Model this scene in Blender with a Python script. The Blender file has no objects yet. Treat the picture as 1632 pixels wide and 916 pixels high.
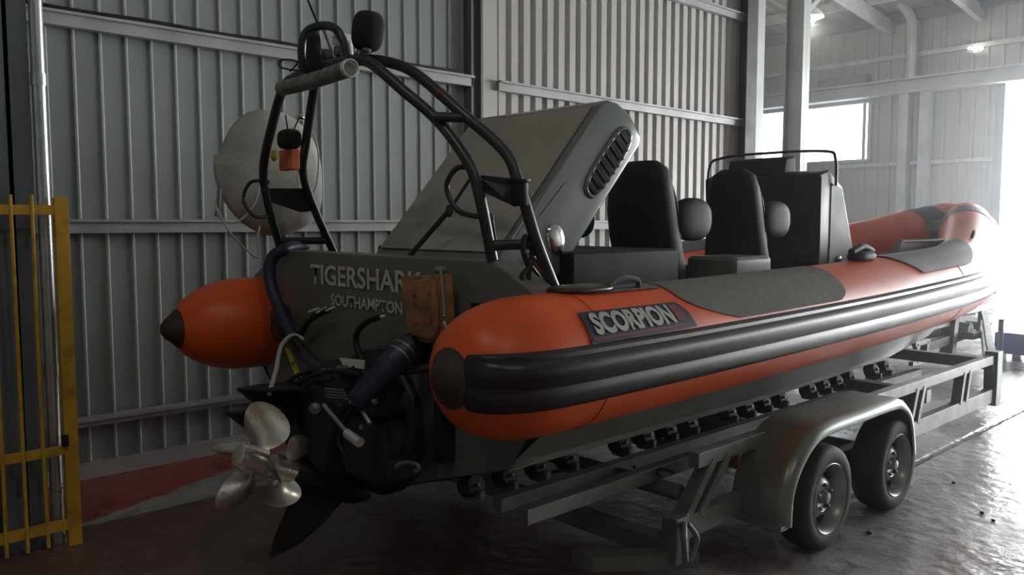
import bpy, bmesh, math, random
from mathutils import Vector, Matrix
random.seed(7)
SC = bpy.context.scene
COL = SC.collection
# ------------------------------------------------------------------ camera
W, H, F, EYE = 1632.0, 916.0, 1300.0, 1.7
PITCH = math.atan((458 - 355) / F)
ANG = math.atan((2219 - 816) * math.cos(PITCH) / F)
FH = Vector((math.cos(ANG), math.sin(ANG), 0)); RT = Vector((math.sin(ANG), -math.cos(ANG), 0))
FW = FH * math.cos(PITCH) + Vector((0, 0, -math.sin(PITCH)))
UP = FH * math.sin(PITCH) + Vector((0, 0, math.cos(PITCH)))
cd = bpy.data.cameras.new('camera'); cam = bpy.data.objects.new('camera', cd); COL.objects.link(cam)
m = Matrix((RT, UP, -FW)).transposed().to_4x4(); m.translation = Vector((0, 0, EYE)); cam.matrix_world = m
cd.sensor_width = 36; cd.lens = F / W * 36; cd.clip_start = .05; cd.clip_end = 300
SC.camera = cam
def at(px, py, X=None, Y=None, Z=None):
    """world point seen at pixel (px, py) of the 1632x916 frame on the plane X=, Y= or Z="""
    r = FW + RT * ((px - 816) / F) + UP * ((458 - py) / F)
    t = X / r.x if X is not None else (Y / r.y if Y is not None else (Z - EYE) / r.z)
    return Vector((0, 0, EYE)) + r * t
# ------------------------------------------------------------------ world, lights, exposure
SKY_STRENGTH, SUN_STRENGTH, LAMP_W, EXPOSURE = 9.0, 0.0, 45.0, 0.0
SC.view_settings.view_transform = 'Standard'; SC.view_settings.look = 'None'
SC.view_settings.gamma = 1; SC.view_settings.use_curve_mapping = False
SC.view_settings.exposure = EXPOSURE
SC.render.engine = 'CYCLES'
SC.cycles.max_bounces = 8; SC.cycles.diffuse_bounces = 5; SC.cycles.use_denoising = True
w = bpy.data.worlds.new('world'); SC.world = w; w.use_nodes = True
bg = w.node_tree.nodes['Background']; bg.inputs[0].default_value = (.93, .97, 1, 1); bg.inputs[1].default_value = SKY_STRENGTH

def area(name, loc, target, sx, sy, power, col):
    l = bpy.data.lights.new(name, 'AREA'); l.shape = 'RECTANGLE'; l.size = sx; l.size_y = sy; l.energy = power; l.color = col
    o = bpy.data.objects.new(name, l); COL.objects.link(o); o.location = loc
    o.rotation_euler = (Vector(target) - Vector(loc)).to_track_quat('-Z', 'Y').to_euler(); return o
# daylight pouring in at the big door, as large as the opening
DOOR_W = 2300.0
area('door_daylight', (20.6, -.2, 2.6), (10, 0, 1.2), 11.0, 4.4, DOOR_W, (.97, .98, 1))

# ------------------------------------------------------------------ materials
def mat(name, col, rough=.6, metal=0, var=.12, scale=6, bump=0, bscale=60, col2=None, lo=.4, hi=.65, emis=None, estr=0, trans=0, alpha=1, coat=0, detail=6, spec=.5):
    m = bpy.data.materials.new(name); m.use_nodes = True
    n, l = m.node_tree.nodes, m.node_tree.links
    b = n['Principled BSDF']
    tc = n.new('ShaderNodeTexCoord')
    nz = n.new('ShaderNodeTexNoise'); nz.inputs['Scale'].default_value = scale; nz.inputs['Detail'].default_value = detail
    l.new(tc.outputs['Object'], nz.inputs['Vector'])
    r = n.new('ShaderNodeValToRGB'); r.color_ramp.elements[0].position = lo - .1; r.color_ramp.elements[1].position = hi
    c2 = col2 or tuple(max(0, c * (1 - var)) for c in col)
    r.color_ramp.elements[0].color = (*c2, 1); r.color_ramp.elements[1].color = (*col, 1)
    l.new(nz.outputs['Fac'], r.inputs['Fac']); l.new(r.outputs['Color'], b.inputs['Base Color'])
    mr = n.new('ShaderNodeMapRange'); mr.inputs['To Min'].default_value = min(1, rough * 1.2); mr.inputs['To Max'].default_value = rough * .85
    l.new(nz.outputs['Fac'], mr.inputs['Value']); l.new(mr.outputs['Result'], b.inputs['Roughness'])
    b.inputs['Metallic'].default_value = metal
    b.inputs['Coat Weight'].default_value = coat; b.inputs['Specular IOR Level'].default_value = spec
    if trans: b.inputs['Transmission Weight'].default_value = trans
    if alpha < 1: b.inputs['Alpha'].default_value = alpha
    if emis: b.inputs['Emission Color'].default_value = (*emis, 1); b.inputs['Emission Strength'].default_value = estr
    if bump:
        n2 = n.new('ShaderNodeTexNoise'); n2.inputs['Scale'].default_value = bscale; n2.inputs['Detail'].default_value = 4
        l.new(tc.outputs['Object'], n2.inputs['Vector'])
        bp = n.new('ShaderNodeBump'); bp.inputs['Strength'].default_value = bump; bp.inputs['Distance'].default_value = .01
        l.new(n2.outputs['Fac'], bp.inputs['Height']); l.new(bp.outputs['Normal'], b.inputs['Normal'])
    return m
M = {}
M['sheet'] = mat('painted_sheet', (.30, .335, .32), .42, 0, .12, 1.4, .05, 90)
M['sheet2'] = mat('pale_sheet', (.50, .49, .465), .5, 0, .12, 1.2, .05, 90)
M['sheet3'] = mat('gable_sheet', (.33, .325, .29), .5, 0, .15, .8)
M['roof'] = mat('roof_sheet', (.24, .225, .205), .6, 0, .2, .8)
M['girt'] = mat('girt_steel', (.45, .46, .45), .5, .1, .3, 3)
M['darksteel'] = mat('column_steel', (.13, .15, .15), .5, .1, .25, 3)
M['bluesteel'] = mat('column_blue_grey', (.16, .20, .22), .45, .1, .25, 3)
M['palesteel'] = mat('column_pale', (.40, .42, .41), .5, .1, .2, 2)
M['pipe'] = mat('galvanised_pipe', (.6, .63, .66), .28, .85, .2, 10)
M['yellow'] = mat('yellow_paint', (.62, .36, .03), .42, 0, .35, 9, .1, 60, col2=(.30, .17, .03), lo=.35, hi=.5)
M['orange'] = mat('orange_hypalon', (.80, .105, .012), .38, 0, .18, 3, .08, 220)
M['rubber'] = mat('black_rubber', (.022, .019, .017), .34, 0, .3, 5, .05, 120)
M['cap'] = mat('brown_rubber', (.05, .03, .02), .5, 0, .3, 8)
M['hull'] = mat('hull_gelcoat', (.15, .155, .13), .33, 0, .2, 4)
M['transom'] = mat('transom_gelcoat', (.15, .155, .14), .38, 0, .15, 4)
M['lid'] = mat('hatch_gelcoat', (.17, .20, .19), .22, 0, .1, 4, coat=.3)
M['lidtop'] = mat('hatch_nonskid', (.36, .34, .30), .6, 0, .12, 2.5, .1, 300)
M['pad'] = mat('antislip_pad', (.11, .11, .085), .8, 0, .15, 30, .4, 400)
M['archm'] = mat('arch_paint', (.035, .045, .05), .35, .2, .2, 8)
M['black'] = mat('black_paint', (.010, .010, .010), .62, 0, .3, 8)
M['blackfab'] = mat('black_fabric', (.012, .012, .013), .9, 0, .3, 20, .3, 200)
M['vinyl'] = mat('seat_vinyl', (.009, .010, .012), .6, 0, .2, 5, .1, 150, spec=.22)
M['console'] = mat('console_gelcoat', (.016, .023, .029), .4, 0, .2, 4, spec=.3)
M['conside'] = mat('console_side', (.10, .115, .125), .55, 0, .15, 4)
M['steel'] = mat('polished_steel', (.92, .90, .86), .27, .85, .1, 10, .08, 25)
M['chrome'] = mat('chrome', (.8, .8, .8), .12, 1, .1, 10)
M['galv'] = mat('galvanised_steel', (.22, .23, .215), .45, .45, .3, 7, .1, 60)
M['guard'] = mat('mudguard_steel', (.22, .245, .215), .33, .5, .2, 5)
M['tyre'] = mat('tyre_rubber', (.016, .016, .017), .7, 0, .3, 9, .2, 90)
M['rim'] = mat('wheel_rim', (.40, .41, .40), .35, .6, .3, 9)
M['wood'] = mat('plywood', (.42, .20, .08), .7, 0, .5, 9, .2, 60, col2=(.16, .07, .03), lo=.4, hi=.58)
M['whitep'] = mat('white_plastic', (.80, .80, .76), .45, 0, .1, 6)
M['bag'] = mat('white_canvas', (.46, .455, .42), .75, 0, .3, 4, .9, 9)
M['tube'] = mat('marked_tube', (.26, .27, .255), .6, 0, .6, 14, .1, 60)
M['orangefab'] = mat('orange_pouch', (.85, .22, .08), .7, 0, .1, 8)
M['navy'] = mat('navy_hose', (.02, .028, .06), .45, 0, .2, 10)
M['blue'] = mat('blue_plastic', (.05, .09, .42), .5, 0, .15, 5)
M['rope'] = mat('pale_rope', (.55, .52, .45), .8, 0, .25, 80)
M['strap'] = mat('yellow_strap', (.5, .45, .06), .7, 0, .2, 30)
M['decal'] = mat('navy_decal', (.018, .022, .045), .3, 0, .1, 8)
M['decalred'] = mat('decal_red', (.20, .02, .03), .3, 0, .1, 8)
M['decalgrey'] = mat('decal_grey', (.45, .45, .42), .45, 0, .2, 20)
M['letter'] = mat('pale_letter', (.66, .64, .57), .5, 0, .15, 20)
M['skylight'] = mat('window_glow', (.9, .95, 1), .5, 0, .05, 3, emis=(.86, .93, 1), estr=4)
M['bulb'] = mat('lit_bulb', (1, .98, .9), .5, 0, 0, 3, emis=(1, .97, .88), estr=14)
M['glass'] = mat('tinted_perspex', (.6, .66, .7), .12, 0, .05, 3, alpha=.4)
M['apron'] = mat('outside_concrete', (.6, .6, .58), .8, 0, .15, 1)
M['blueband'] = mat('violet_band', (.05, .05, .11), .5, 0, .15, 5)
M['redband'] = mat('red_paint', (.17, .045, .04), .6, 0, .4, 6)

def floor_material():
    m = bpy.data.materials.new('worn_concrete'); m.use_nodes = True
    n, l = m.node_tree.nodes, m.node_tree.links; b = n['Principled BSDF']
    tc = n.new('ShaderNodeTexCoord'); sx = n.new('ShaderNodeSeparateXYZ'); l.new(tc.outputs['Object'], sx.inputs[0])
    def noise(s, d=8, dist=0):
        q = n.new('ShaderNodeTexNoise'); q.inputs['Scale'].default_value = s; q.inputs['Detail'].default_value = d
        q.inputs['Distortion'].default_value = dist; l.new(tc.outputs['Object'], q.inputs['Vector']); return q
    def math_(op, a, bb):
        q = n.new('ShaderNodeMath'); q.operation = op
        for i, v in enumerate((a, bb)):
            if isinstance(v, (int, float)): q.inputs[i].default_value = v
            else: l.new(v, q.inputs[i])
        return q.outputs[0]
    def ramp(v, a, c, ca=(0, 0, 0, 1), cb=(1, 1, 1, 1)):
        q = n.new('ShaderNodeValToRGB'); q.color_ramp.elements[0].position = a; q.color_ramp.elements[1].position = c
        q.color_ramp.elements[0].color = ca; q.color_ramp.elements[1].color = cb; l.new(v, q.inputs[0]); return q.outputs[0]
    def mix(f, a, c):
        q = n.new('ShaderNodeMix'); q.data_type = 'RGBA'
        l.new(f, q.inputs[0]) if not isinstance(f, float) else setattr(q.inputs[0], 'default_value', f)
        for i, v in ((6, a), (7, c)):
            if isinstance(v, tuple): q.inputs[i].default_value = v
            else: l.new(v, q.inputs[i])
        return q.outputs[2]
    n1, n2, n3 = noise(1.1, 8, .4), noise(9, 6), noise(.5, 5, .8)
    base = ramp(n1.outputs[0], .35, .68, (.22, .21, .205, 1), (.44, .43, .42, 1))
    base = mix(ramp(n2.outputs[0], .55, .75), base, (.09, .085, .08, 1))
    # red painted walkway along the wall: y > 4.9 + .42 (x - 1.27)
    e = math_('SUBTRACT', sx.outputs[1], math_('ADD', math_('MULTIPLY', sx.outputs[0], .40), 4.42))
    e = math_('ADD', e, math_('MULTIPLY', math_('SUBTRACT', n2.outputs[0], .5), .10))
    redm = ramp(e, .0, .04)
    base = mix(redm, base, ramp(n2.outputs[0], .3, .7, (.26, .045, .045, 1), (.38, .07, .07, 1)))
    # faded red paint patch under the stern of the trailer
    px = math_('MULTIPLY', ramp(math_('SUBTRACT', math_('ADD', sx.outputs[0], math_('MULTIPLY', math_('SUBTRACT', n1.outputs[0], .5), 3.0)), 3.0), .0, .6, (1, 1, 1, 1), (0, 0, 0, 1)), math_('LESS_THAN', sx.outputs[1], 4.9))
    faded = math_('MULTIPLY', px, ramp(n3.outputs[0], .22, .4))
    base = mix(math_('MULTIPLY', faded, .85), base, (.12, .052, .042, 1))
    # slab joints
    jx = math_('ABSOLUTE', math_('SUBTRACT', sx.outputs[1], 2.2), 0); jx = math_('ADD', jx, math_('MULTIPLY', math_('LESS_THAN', sx.outputs[0], 4.6), 1))
    jx = math_('ADD', jx, math_('MULTIPLY', math_('SUBTRACT', n2.outputs[0], .5), .03))
    joint = ramp(jx, .012, .035, (1, 1, 1, 1), (0, 0, 0, 1))
    base = mix(joint, base, (.03, .03, .03, 1))
    l.new(base, b.inputs['Base Color'])
    l.new(ramp(n1.outputs[0], .36, .66, (.13, .13, .13, 1), (.42, .42, .42, 1)), b.inputs['Roughness'])
    bp = n.new('ShaderNodeBump'); bp.inputs['Strength'].default_value = .45; bp.inputs['Distance'].default_value = .02
    hh = math_('SUBTRACT', math_('ADD', n2.outputs[0], n1.outputs[0]), joint)
    l.new(hh, bp.inputs['Height']); l.new(bp.outputs[0], b.inputs['Normal'])
    return m
M['floor'] = floor_material()

# ------------------------------------------------------------------ mesh helpers
class MB:
    def __init__(s): s.bm = bmesh.new()
    def poly(s, pts): 
        vs = [s.bm.verts.new(p) for p in pts]
        return s.bm.faces.new(vs)
    def box(s, a, b, bev=0, rot=None):
        a, b = Vector(a), Vector(b); c = (a + b) / 2; d = b - a
        mt = Matrix.Translation(c) @ (rot.to_4x4() if rot else Matrix.Identity(4)) @ Matrix.Diagonal((abs(d.x), abs(d.y), abs(d.z), 1))
        r = bmesh.ops.create_cube(s.bm, size=1, matrix=mt)
        if bev:
            es = {e for v in r['verts'] for e in v.link_edges}
            bmesh.ops.bevel(s.bm, geom=list(es), offset=bev, segments=3, affect='EDGES', profile=.7)
        return s
    def bar(s, p, q, w, h, bev=0, up=(0, 0, 1)):
        """rectangular bar from p to q: w across, h along up"""
        p, q = Vector(p), Vector(q); t = (q - p).normalized(); side = t.cross(Vector(up)).normalized(); u = side.cross(t)
        r = Matrix((t, side, u)).transposed(); L = (q - p).length
        mt = Matrix.Translation((p + q) / 2) @ r.to_4x4() @ Matrix.Diagonal((L, w, h, 1))
        k = bmesh.ops.create_cube(s.bm, size=1, matrix=mt)
        if bev: bmesh.ops.bevel(s.bm, geom=list({e for v in k['verts'] for e in v.link_edges}), offset=bev, segments=2, affect='EDGES')
        return s
    def tube(s, pts, r, seg=12, smooth=True, caps=True):
        pts = [Vector(p) for p in pts]
        if smooth and len(pts) > 2: pts = catmull(pts, 6)
        n = len(pts); rs = r if isinstance(r, (list, tuple)) else [r] * n
        if len(rs) != n: rs = [rs[min(len(rs) - 1, int(i * len(rs) / n))] for i in range(n)]
        t0 = (pts[1] - pts[0]).normalized(); a = Vector((0, 0, 1)) if abs(t0.z) < .9 else Vector((1, 0, 0))
        side = t0.cross(a).normalized(); rings = []
        for i, p in enumerate(pts):
            t = (pts[min(i + 1, n - 1)] - pts[max(i - 1, 0)]).normalized()
            side = (side - t * side.dot(t)).normalized(); u = t.cross(side)
            rings.append([s.bm.verts.new(p + (side * math.cos(k * 2 * math.pi / seg) + u * math.sin(k * 2 * math.pi / seg)) * rs[i]) for k in range(seg)])
        s.bridge(rings, True, caps); return s
    def bridge(s, rings, closed=True, caps=True):
        seg = len(rings[0])
        for A, B in zip(rings, rings[1:]):
            for k in range(seg if closed else seg - 1):
                try: s.bm.faces.new((A[k], A[(k + 1) % seg], B[(k + 1) % seg], B[k]))
                except ValueError: pass
        if caps and closed:
            s.bm.faces.new(rings[0][::-1]); s.bm.faces.new(rings[-1])
    def loft(s, secs, closed=True, caps=True):
        s.bridge([[s.bm.verts.new(p) for p in r] for r in secs], closed, caps); return s
    def lathe(s, prof, c, axis, seg=32, caps=True):
        """prof = (along, radius) pairs around axis through c"""
        c, ax = Vector(c), Vector(axis).normalized(); a = Vector((0, 0, 1)) if abs(ax.z) < .9 else Vector((1, 0, 0))
        u = ax.cross(a).normalized(); v = ax.cross(u)
        s.bridge([[s.bm.verts.new(c + ax * h + (u * math.cos(k * 2 * math.pi / seg) + v * math.sin(k * 2 * math.pi / seg)) * max(r, .0005)) for k in range(seg)] for h, r in prof], True, caps); return s
    def prism(s, pts, d, bev=0):
        """polygon pts extruded by vector d"""
        d = Vector(d); A = [s.bm.verts.new(Vector(p)) for p in pts]; B = [s.bm.verts.new(Vector(p) + d) for p in pts]
        n = len(pts); fs = [s.bm.faces.new(A), s.bm.faces.new(B[::-1])]
        for i in range(n): fs.append(s.bm.faces.new((A[i], B[i], B[(i + 1) % n], A[(i + 1) % n])))
        if bev: bmesh.ops.bevel(s.bm, geom=list({e for f in fs for e in f.edges}), offset=bev, segments=3, affect='EDGES', profile=.6)
        return s
    def blob(s, c, rx, ry, rz, p=2.0, rot=None, seg=20):
        """super-ellipsoid"""
        c = Vector(c); f = lambda v: math.copysign(abs(v) ** (2 / p), v); rings = []
        for i in range(1, seg):
            a = -math.pi / 2 + math.pi * i / seg
            ring = []
            for k in range(seg * 2):
                b = 2 * math.pi * k / (seg * 2)
                v = Vector((rx * f(math.cos(a)) * f(math.cos(b)), ry * f(math.cos(a)) * f(math.sin(b)), rz * f(math.sin(a))))
                ring.append(s.bm.verts.new(c + (rot @ v if rot else v)))
            rings.append(ring)
        s.bridge(rings); return s
    def build(s, name, mtl, parent=None, smooth=35, loc=None, noname=False):
        bmesh.ops.recalc_face_normals(s.bm, faces=s.bm.faces)
        me = bpy.data.meshes.new(name); s.bm.to_mesh(me); s.bm.free()
        me.materials.append(M[mtl] if isinstance(mtl, str) else mtl)
        if smooth:
            for p in me.polygons: p.use_smooth = True
            try: me.set_sharp_from_angle(angle=math.radians(smooth))
            except Exception: pass
        o = bpy.data.objects.new(name, me); COL.objects.link(o)
        if parent:
            o.parent = parent; me.transform(Matrix.Translation(-world_loc(parent)))
        elif loc is not None:
            me.transform(Matrix.Translation(-Vector(loc))); o.location = loc
        return o
def world_loc(o):
    v = Vector((0, 0, 0))
    while o: v = v + o.location; o = o.parent
    return v
def catmull(p, k):
    out = []
    for i in range(len(p) - 1):
        a, b, c, d = p[max(i - 1, 0)], p[i], p[i + 1], p[min(i + 2, len(p) - 1)]
        for j in range(k):
            t = j / k
            out.append(.5 * ((2 * b) + (c - a) * t + (2 * a - 5 * b + 4 * c - d) * t * t + (3 * b - a - 3 * c + d) * t ** 3))
    out.append(p[-1].copy()); return out
def tag(o, label=None, cat=None, group=None, kind=None):
    if label: o['label'] = label
    if cat: o['category'] = cat
    if group: o['group'] = group
    if kind: o['kind'] = kind
    return o
def thing(name, loc, label, cat, group=None):
    o = bpy.data.objects.new(name, None); COL.objects.link(o); o.location = loc; o.empty_display_size = .1
    return tag(o, label, cat, group)
def empty_part(name, parent, loc):
    o = bpy.data.objects.new(name, None); COL.objects.link(o); o.parent = parent; o.location = Vector(loc) - world_loc(parent); return o
def struct(name, mb, mtl, smooth=0, parent=None):
    o = mb.build(name, mtl, parent, smooth)
    o['kind'] = 'structure'
    return o
def copy_tree(o, parent=None, loc=None):
    c = o.copy(); COL.objects.link(c); c.parent = parent
    if loc is not None: c.location = loc
    for ch in list(o.children): copy_tree(ch, c)
    return c
def text_mesh(body, bold=.0):
    cu = bpy.data.curves.new('t', 'FONT'); cu.body = body; cu.size = 1; cu.offset = bold; cu.resolution_u = 4
    o = bpy.data.objects.new('t', cu); COL.objects.link(o)
    dg = bpy.context.evaluated_depsgraph_get(); me = bpy.data.meshes.new_from_object(o.evaluated_get(dg))
    bm = bmesh.new(); bm.from_mesh(me); bpy.data.objects.remove(o); bpy.data.meshes.remove(me)
    xs = [v.co.x for v in bm.verts]; ys = [v.co.y for v in bm.verts]
    x0, x1, y0, y1 = min(xs), max(xs), min(ys), max(ys)
    for v in bm.verts: v.co.x = (v.co.x - x0) / (x1 - x0); v.co.y = (v.co.y - y0) / (y1 - y0); v.co.z = 0
    return bm

# ================================================================== THE HALL
WY = 5.87
mb = MB(); mb.poly([(-9, -9, 0), (20.2, -9, 0), (20.2, 13, 0), (-9, 13, 0)]); struct('floor', mb, 'floor')
mb = MB(); mb.poly([(20.2, -40, -.02), (90, -40, -.02), (90, 60, -.02), (20.2, 60, -.02)]); struct('ground_outside', mb, 'apron')
def ribbed(x0, x1, y, z0, z1, pitch, rib, top, depth, toward=-1, along='x'):
    """sheet cladding: flat pans and raised ribs, as one profile pulled up"""
    prof = []; x = x0
    while x < x1:
        e = (rib - top) / 2
        prof += [(x, 0), (x + pitch - rib, 0), (x + pitch - rib + e, depth), (x + pitch - e, depth)]
        x += pitch
    prof.append((x, 0)); mb = MB()
    f = (lambda a, d, z: (a, y + toward * d, z)) if along == 'x' else (lambda a, d, z: (y + toward * d, a, z))
    A = [mb.bm.verts.new(f(a, d, z0)) for a, d in prof]; B = [mb.bm.verts.new(f(a, d, z1)) for a, d in prof]
    for i in range(len(A) - 1): mb.bm.faces.new((A[i], A[i + 1], B[i + 1], B[i]))
    return mb
wl = struct('wall_left', ribbed(-9, 4.93, WY, .06, 7.2, .163, .034, .012, .013), 'sheet')
struct('wall_left_far', ribbed(5.2, 9.6, WY, .06, 7.2, .163, .125, .085, .03), 'sheet2')
mb = MB(); mb.box((-9, WY + .03, 0), (9.7, WY + .12, 7.4)); struct('wall_left_backing', mb, 'sheet')
mb = MB(); mb.box((-9, WY - .06, 0), (9.6, WY + .03, .10)); struct('baseboard_left', mb, 'girt')
# girts of the wall (rails with a lip), one object each
def girt(n, x0, x1, z, h=.085):
    mb = MB(); mb.box((x0, WY - .10, z - h / 2), (x1, WY - .035, z + h / 2)); mb.box((x0, WY - .13, z + h / 2 - .012), (x1, WY - .02, z + h / 2 + .006))
    struct('trim_%d' % n, mb, 'girt')
k = 1
for z, h in ((2.98, .085), (1.675, .085), (.385, .05)):
    girt(k, -9, 4.88, z, h); girt(k + 1, 5.2, 9.7, z, h); k += 2
for z in (4.3, 5.6): girt(k, -9, 9.7, z); k += 1
# black conduit lying on the top girt
mb = MB(); mb.tube([(x, WY - .115, 3.045 + .004 * math.sin(x * 7)) for x in [i * .25 for i in range(-10, 20)]], .012, 8)
tag(mb.build('conduit', 'black'), 'thin black cable run lying along the upper rail of the left wall', 'cable')
def column(name, x, y, w, d, mtl, t=.02, z1=7.4, web='x'):
    mb = MB(); mb.box((x - w / 2, y - d / 2, 0), (x + w / 2, y - d / 2 + t, z1)); mb.box((x - w / 2, y + d / 2 - t, 0), (x + w / 2, y + d / 2, z1))
    mb.box((x - t / 2, y - d / 2, 0), (x + t / 2, y + d / 2, z1)); mb.box((x - w * .5, y - d * .7, 0), (x + w * .5, y + d * .7, .02))
    return struct(name, mb, mtl)
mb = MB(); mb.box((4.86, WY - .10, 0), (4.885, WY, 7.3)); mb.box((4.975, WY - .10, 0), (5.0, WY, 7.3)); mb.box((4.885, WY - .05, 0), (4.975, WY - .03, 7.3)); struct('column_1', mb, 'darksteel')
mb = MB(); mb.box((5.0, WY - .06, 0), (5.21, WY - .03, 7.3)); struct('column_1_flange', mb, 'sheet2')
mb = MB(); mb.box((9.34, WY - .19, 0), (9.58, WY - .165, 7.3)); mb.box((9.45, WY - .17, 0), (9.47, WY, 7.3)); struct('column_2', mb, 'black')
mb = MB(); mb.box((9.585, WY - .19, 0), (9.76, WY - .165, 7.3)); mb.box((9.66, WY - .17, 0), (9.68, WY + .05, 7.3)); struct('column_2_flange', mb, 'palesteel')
column('column_3', 12.0, 6.42, .22, .30, 'palesteel', z1=7.3)
column('column_4', .98, 4.90, .20, .22, 'bluesteel')
mb = MB(); mb.tube([(1.115, 4.76, 0), (1.115, 4.76, 7.0)], .033, 20, False); mb.tube([(1.115, 4.76, 0), (1.115, 4.76, .05)], .05, 16, False)
for z in (2.4, .9): mb.tube([(1.115, 4.76, z), (1.115, 4.76, z + .06)], .038, 16, False)
tag(mb.build('vertical_pipe', 'pipe'), 'shiny galvanised vertical pipe fixed beside the grey steel column behind the yellow gate', 'pipe')
# far gable wall with the open door, seen past the end of the left wall
GX = 20.0
def gable(name, y0, y1, z0, z1, mtl='sheet3'):
    return struct(name, ribbed(y0, y1, GX, z0, z1, .30, .12, .07, .04, -1, 'y'), mtl)
gable('wall_far', 5.95, 12.9, 0, 3.22); gable('wall_far_upper', -9, 12.9, 4.95, 7.6, 'sheet3')
gable('wall_far_pier', 5.95, 8.70, 3.22, 4.8); gable('wall_far_pier_right', -9, -5.9, 0, 4.95)
gable('wall_far_strip', 10.75, 11.0, 3.22, 4.8); gable('wall_far_corner', 11.95, 12.9, 3.22, 4.8)
for i, (a, b) in enumerate(((8.75, 10.75), (10.98, 11.95))):
    mb = MB(); mb.box((GX - .03, a, 3.22), (GX + .03, b, 4.62)); wn = struct('window_%d' % (i + 1), mb, 'skylight')
    mb = MB(); 
    for (p, q) in (((a, 3.18), (b, 3.25)), ((a, 4.59), (b, 4.8)), ((a - .05, 3.18), (a + .03, 4.7)), ((b - .03, 3.18), (b + .05, 4.7))):
        mb.box((GX - .09, p[0], p[1]), (GX + .05, q[0], q[1]))
    mb.build('window_frame', 'palesteel', wn, 0)
mb = MB(); mb.box((GX - .45, -9, 4.68), (GX - .05, 12.9, 4.72)); mb.box((GX - .45, -9, 4.98), (GX - .05, 12.9, 5.02)); mb.box((GX - .27, -9, 4.70), (GX - .23, 12.9, 5.0)); struct('trim_20', mb, 'palesteel')
mb = MB(); mb.box((GX - .15, -9, 5.52), (GX - .02, 12.9, 5.62)); struct('trim_21', mb, 'girt')
mb = MB(); mb.box((GX - .15, 5.95, 3.05), (GX - .02, 10.2, 3.13)); struct('trim_22', mb, 'girt')
mb = MB(); mb.box((GX - .25, -9, 6.35), (GX - .02, 12.9, 6.6)); struct('trim_23', mb, 'darksteel')
for i, y in enumerate((7.85, 7.4)):
    mb = MB(); mb.box((GX - .35, y - .10, 0), (GX - .05, y + .10, 4.7)); struct('column_%d' % (5 + i), mb, 'palesteel')
mb = MB(); mb.tube([(GX - .4, 7.7, 5.0), (GX - .4, 7.7, 6.0), (GX - .45, 7.8, 6.5), (GX - .9, 8.3, 7.1)], .11, 12); struct('beam_bracket', mb, 'palesteel')
mb = MB(); mb.box((GX - .2, 5.80, 0), (GX + .05, 5.98, 4.85)); mb.box((GX - .2, -6, 4.7), (GX + .05, 5.98, 4.95)); mb.box((GX - .2, -6.1, 0), (GX + .05, -5.9, 4.95)); struct('door_1', mb, 'darksteel')
mb = MB(); mb.box((GX - .45, 8.7, 5.02), (GX - .15, 9.9, 5.22)); tag(mb.build('cable_duct', 'darksteel'), 'short dark box duct on top of the crane beam of the far wall', 'duct')
# side wall and roof
struct('wall_side_far', ribbed(9.9, 20.2, 12.9, 0, 7.6, .3, .12, .07, .04), 'sheet3')
mb = MB(); mb.box((9.60, WY + .1, 0), (9.68, 12.9, 8.0)); struct('wall_return', mb, 'sheet3')
mb = MB(); mb.box((-9, -9.1, 0), (20.2, -9, 8.4)); struct('wall_right', mb, 'sheet3')
mb = MB(); mb.box((-9.1, -9, 0), (-9, 13, 8.4)); struct('wall_rear', mb, 'sheet')
def roof_z(x): return 6.55 + (20 - x) * .11 if x > 8 else 6.55 + 12 * .11 - (8 - x) * .11
mb = MB(); A = []; B = []; y = -9.1; prof = []
while y < 13: prof += [(y, 0), (y + .14, 0), (y + .18, .045), (y + .27, .045)]; y += .31
for xa, xb in ((20.3, 8), (8, -9.1)):
    for (p, d), (q, e) in zip(prof, prof[1:]):
        mb.poly([(xa, p, roof_z(xa) + d), (xa, q, roof_z(xa) + e), (xb, q, roof_z(xb) + e), (xb, p, roof_z(xb) + d)])
struct('ceiling', mb, 'roof')
for i, x in enumerate((18.4, 16.4, 14.4, 12.4, 10.4)):
    mb = MB(); mb.box((x - .03, -9, roof_z(x) - .22), (x + .05, 13, roof_z(x) - .01)); struct('beam_%d' % (i + 1), mb, 'girt')
for i, y in enumerate((8.3, 6.4)):
    mb = MB(); mb.bar((20, y, 6.25), (8, y, 7.55), .12, .30); mb.bar((12.1, y, 4.9), (14.6, y, 6.75), .08, .08); struct('beam_%d' % (i + 10), mb, 'palesteel')

# ------------------------------------------------------------------ high-bay lamps
def highbay(name, p, label, power, grp=None):
    t = thing(name, p, label, 'lamp', grp); x, y, z = p
    mb = MB(); mb.lathe([(0, .05), (.16, .06), (.18, .03), (.2, .03)], (x, y, z + .20), (0, 0, 1), 20); mb.tube([(x, y, z + .4), (x, y, roof_z(x) + .04)], .012, 8, False); mb.build('housing', 'pipe', t)
    mb = MB(); mb.lathe([(0, .24), (.06, .22), (.16, .12), (.21, .06)], (x, y, z), (0, 0, 1), 28, False); mb.build('reflector', 'whitep', t)
    mb = MB(); mb.blob((x, y, z - .02), .12, .12, .07, seg=10); mb.build('bulb', 'bulb', t)
    l = bpy.data.lights.new('lamp', 'POINT'); l.energy = power; l.shadow_soft_size = .13; l.color = (1, .95, .86)
    o = bpy.data.objects.new('lamp_light', l); COL.objects.link(o); o.parent = t; o.location = (0, 0, -.2)
pl = at(1292, 28, X=15)
highbay('high_bay_lamp', pl, 'lit white bell lamp hanging from the roof beyond the far column', 120)
highbay('high_bay_lamp', (-.4, 1.6, 5.6), 'lit bell lamp over the stern, outside the picture', LAMP_W, 'lamps over the near bay')
highbay('high_bay_lamp', (1.0, -.9, 5.6), 'lit bell lamp over the camera, outside the picture', LAMP_W, 'lamps over the near bay')
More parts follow.
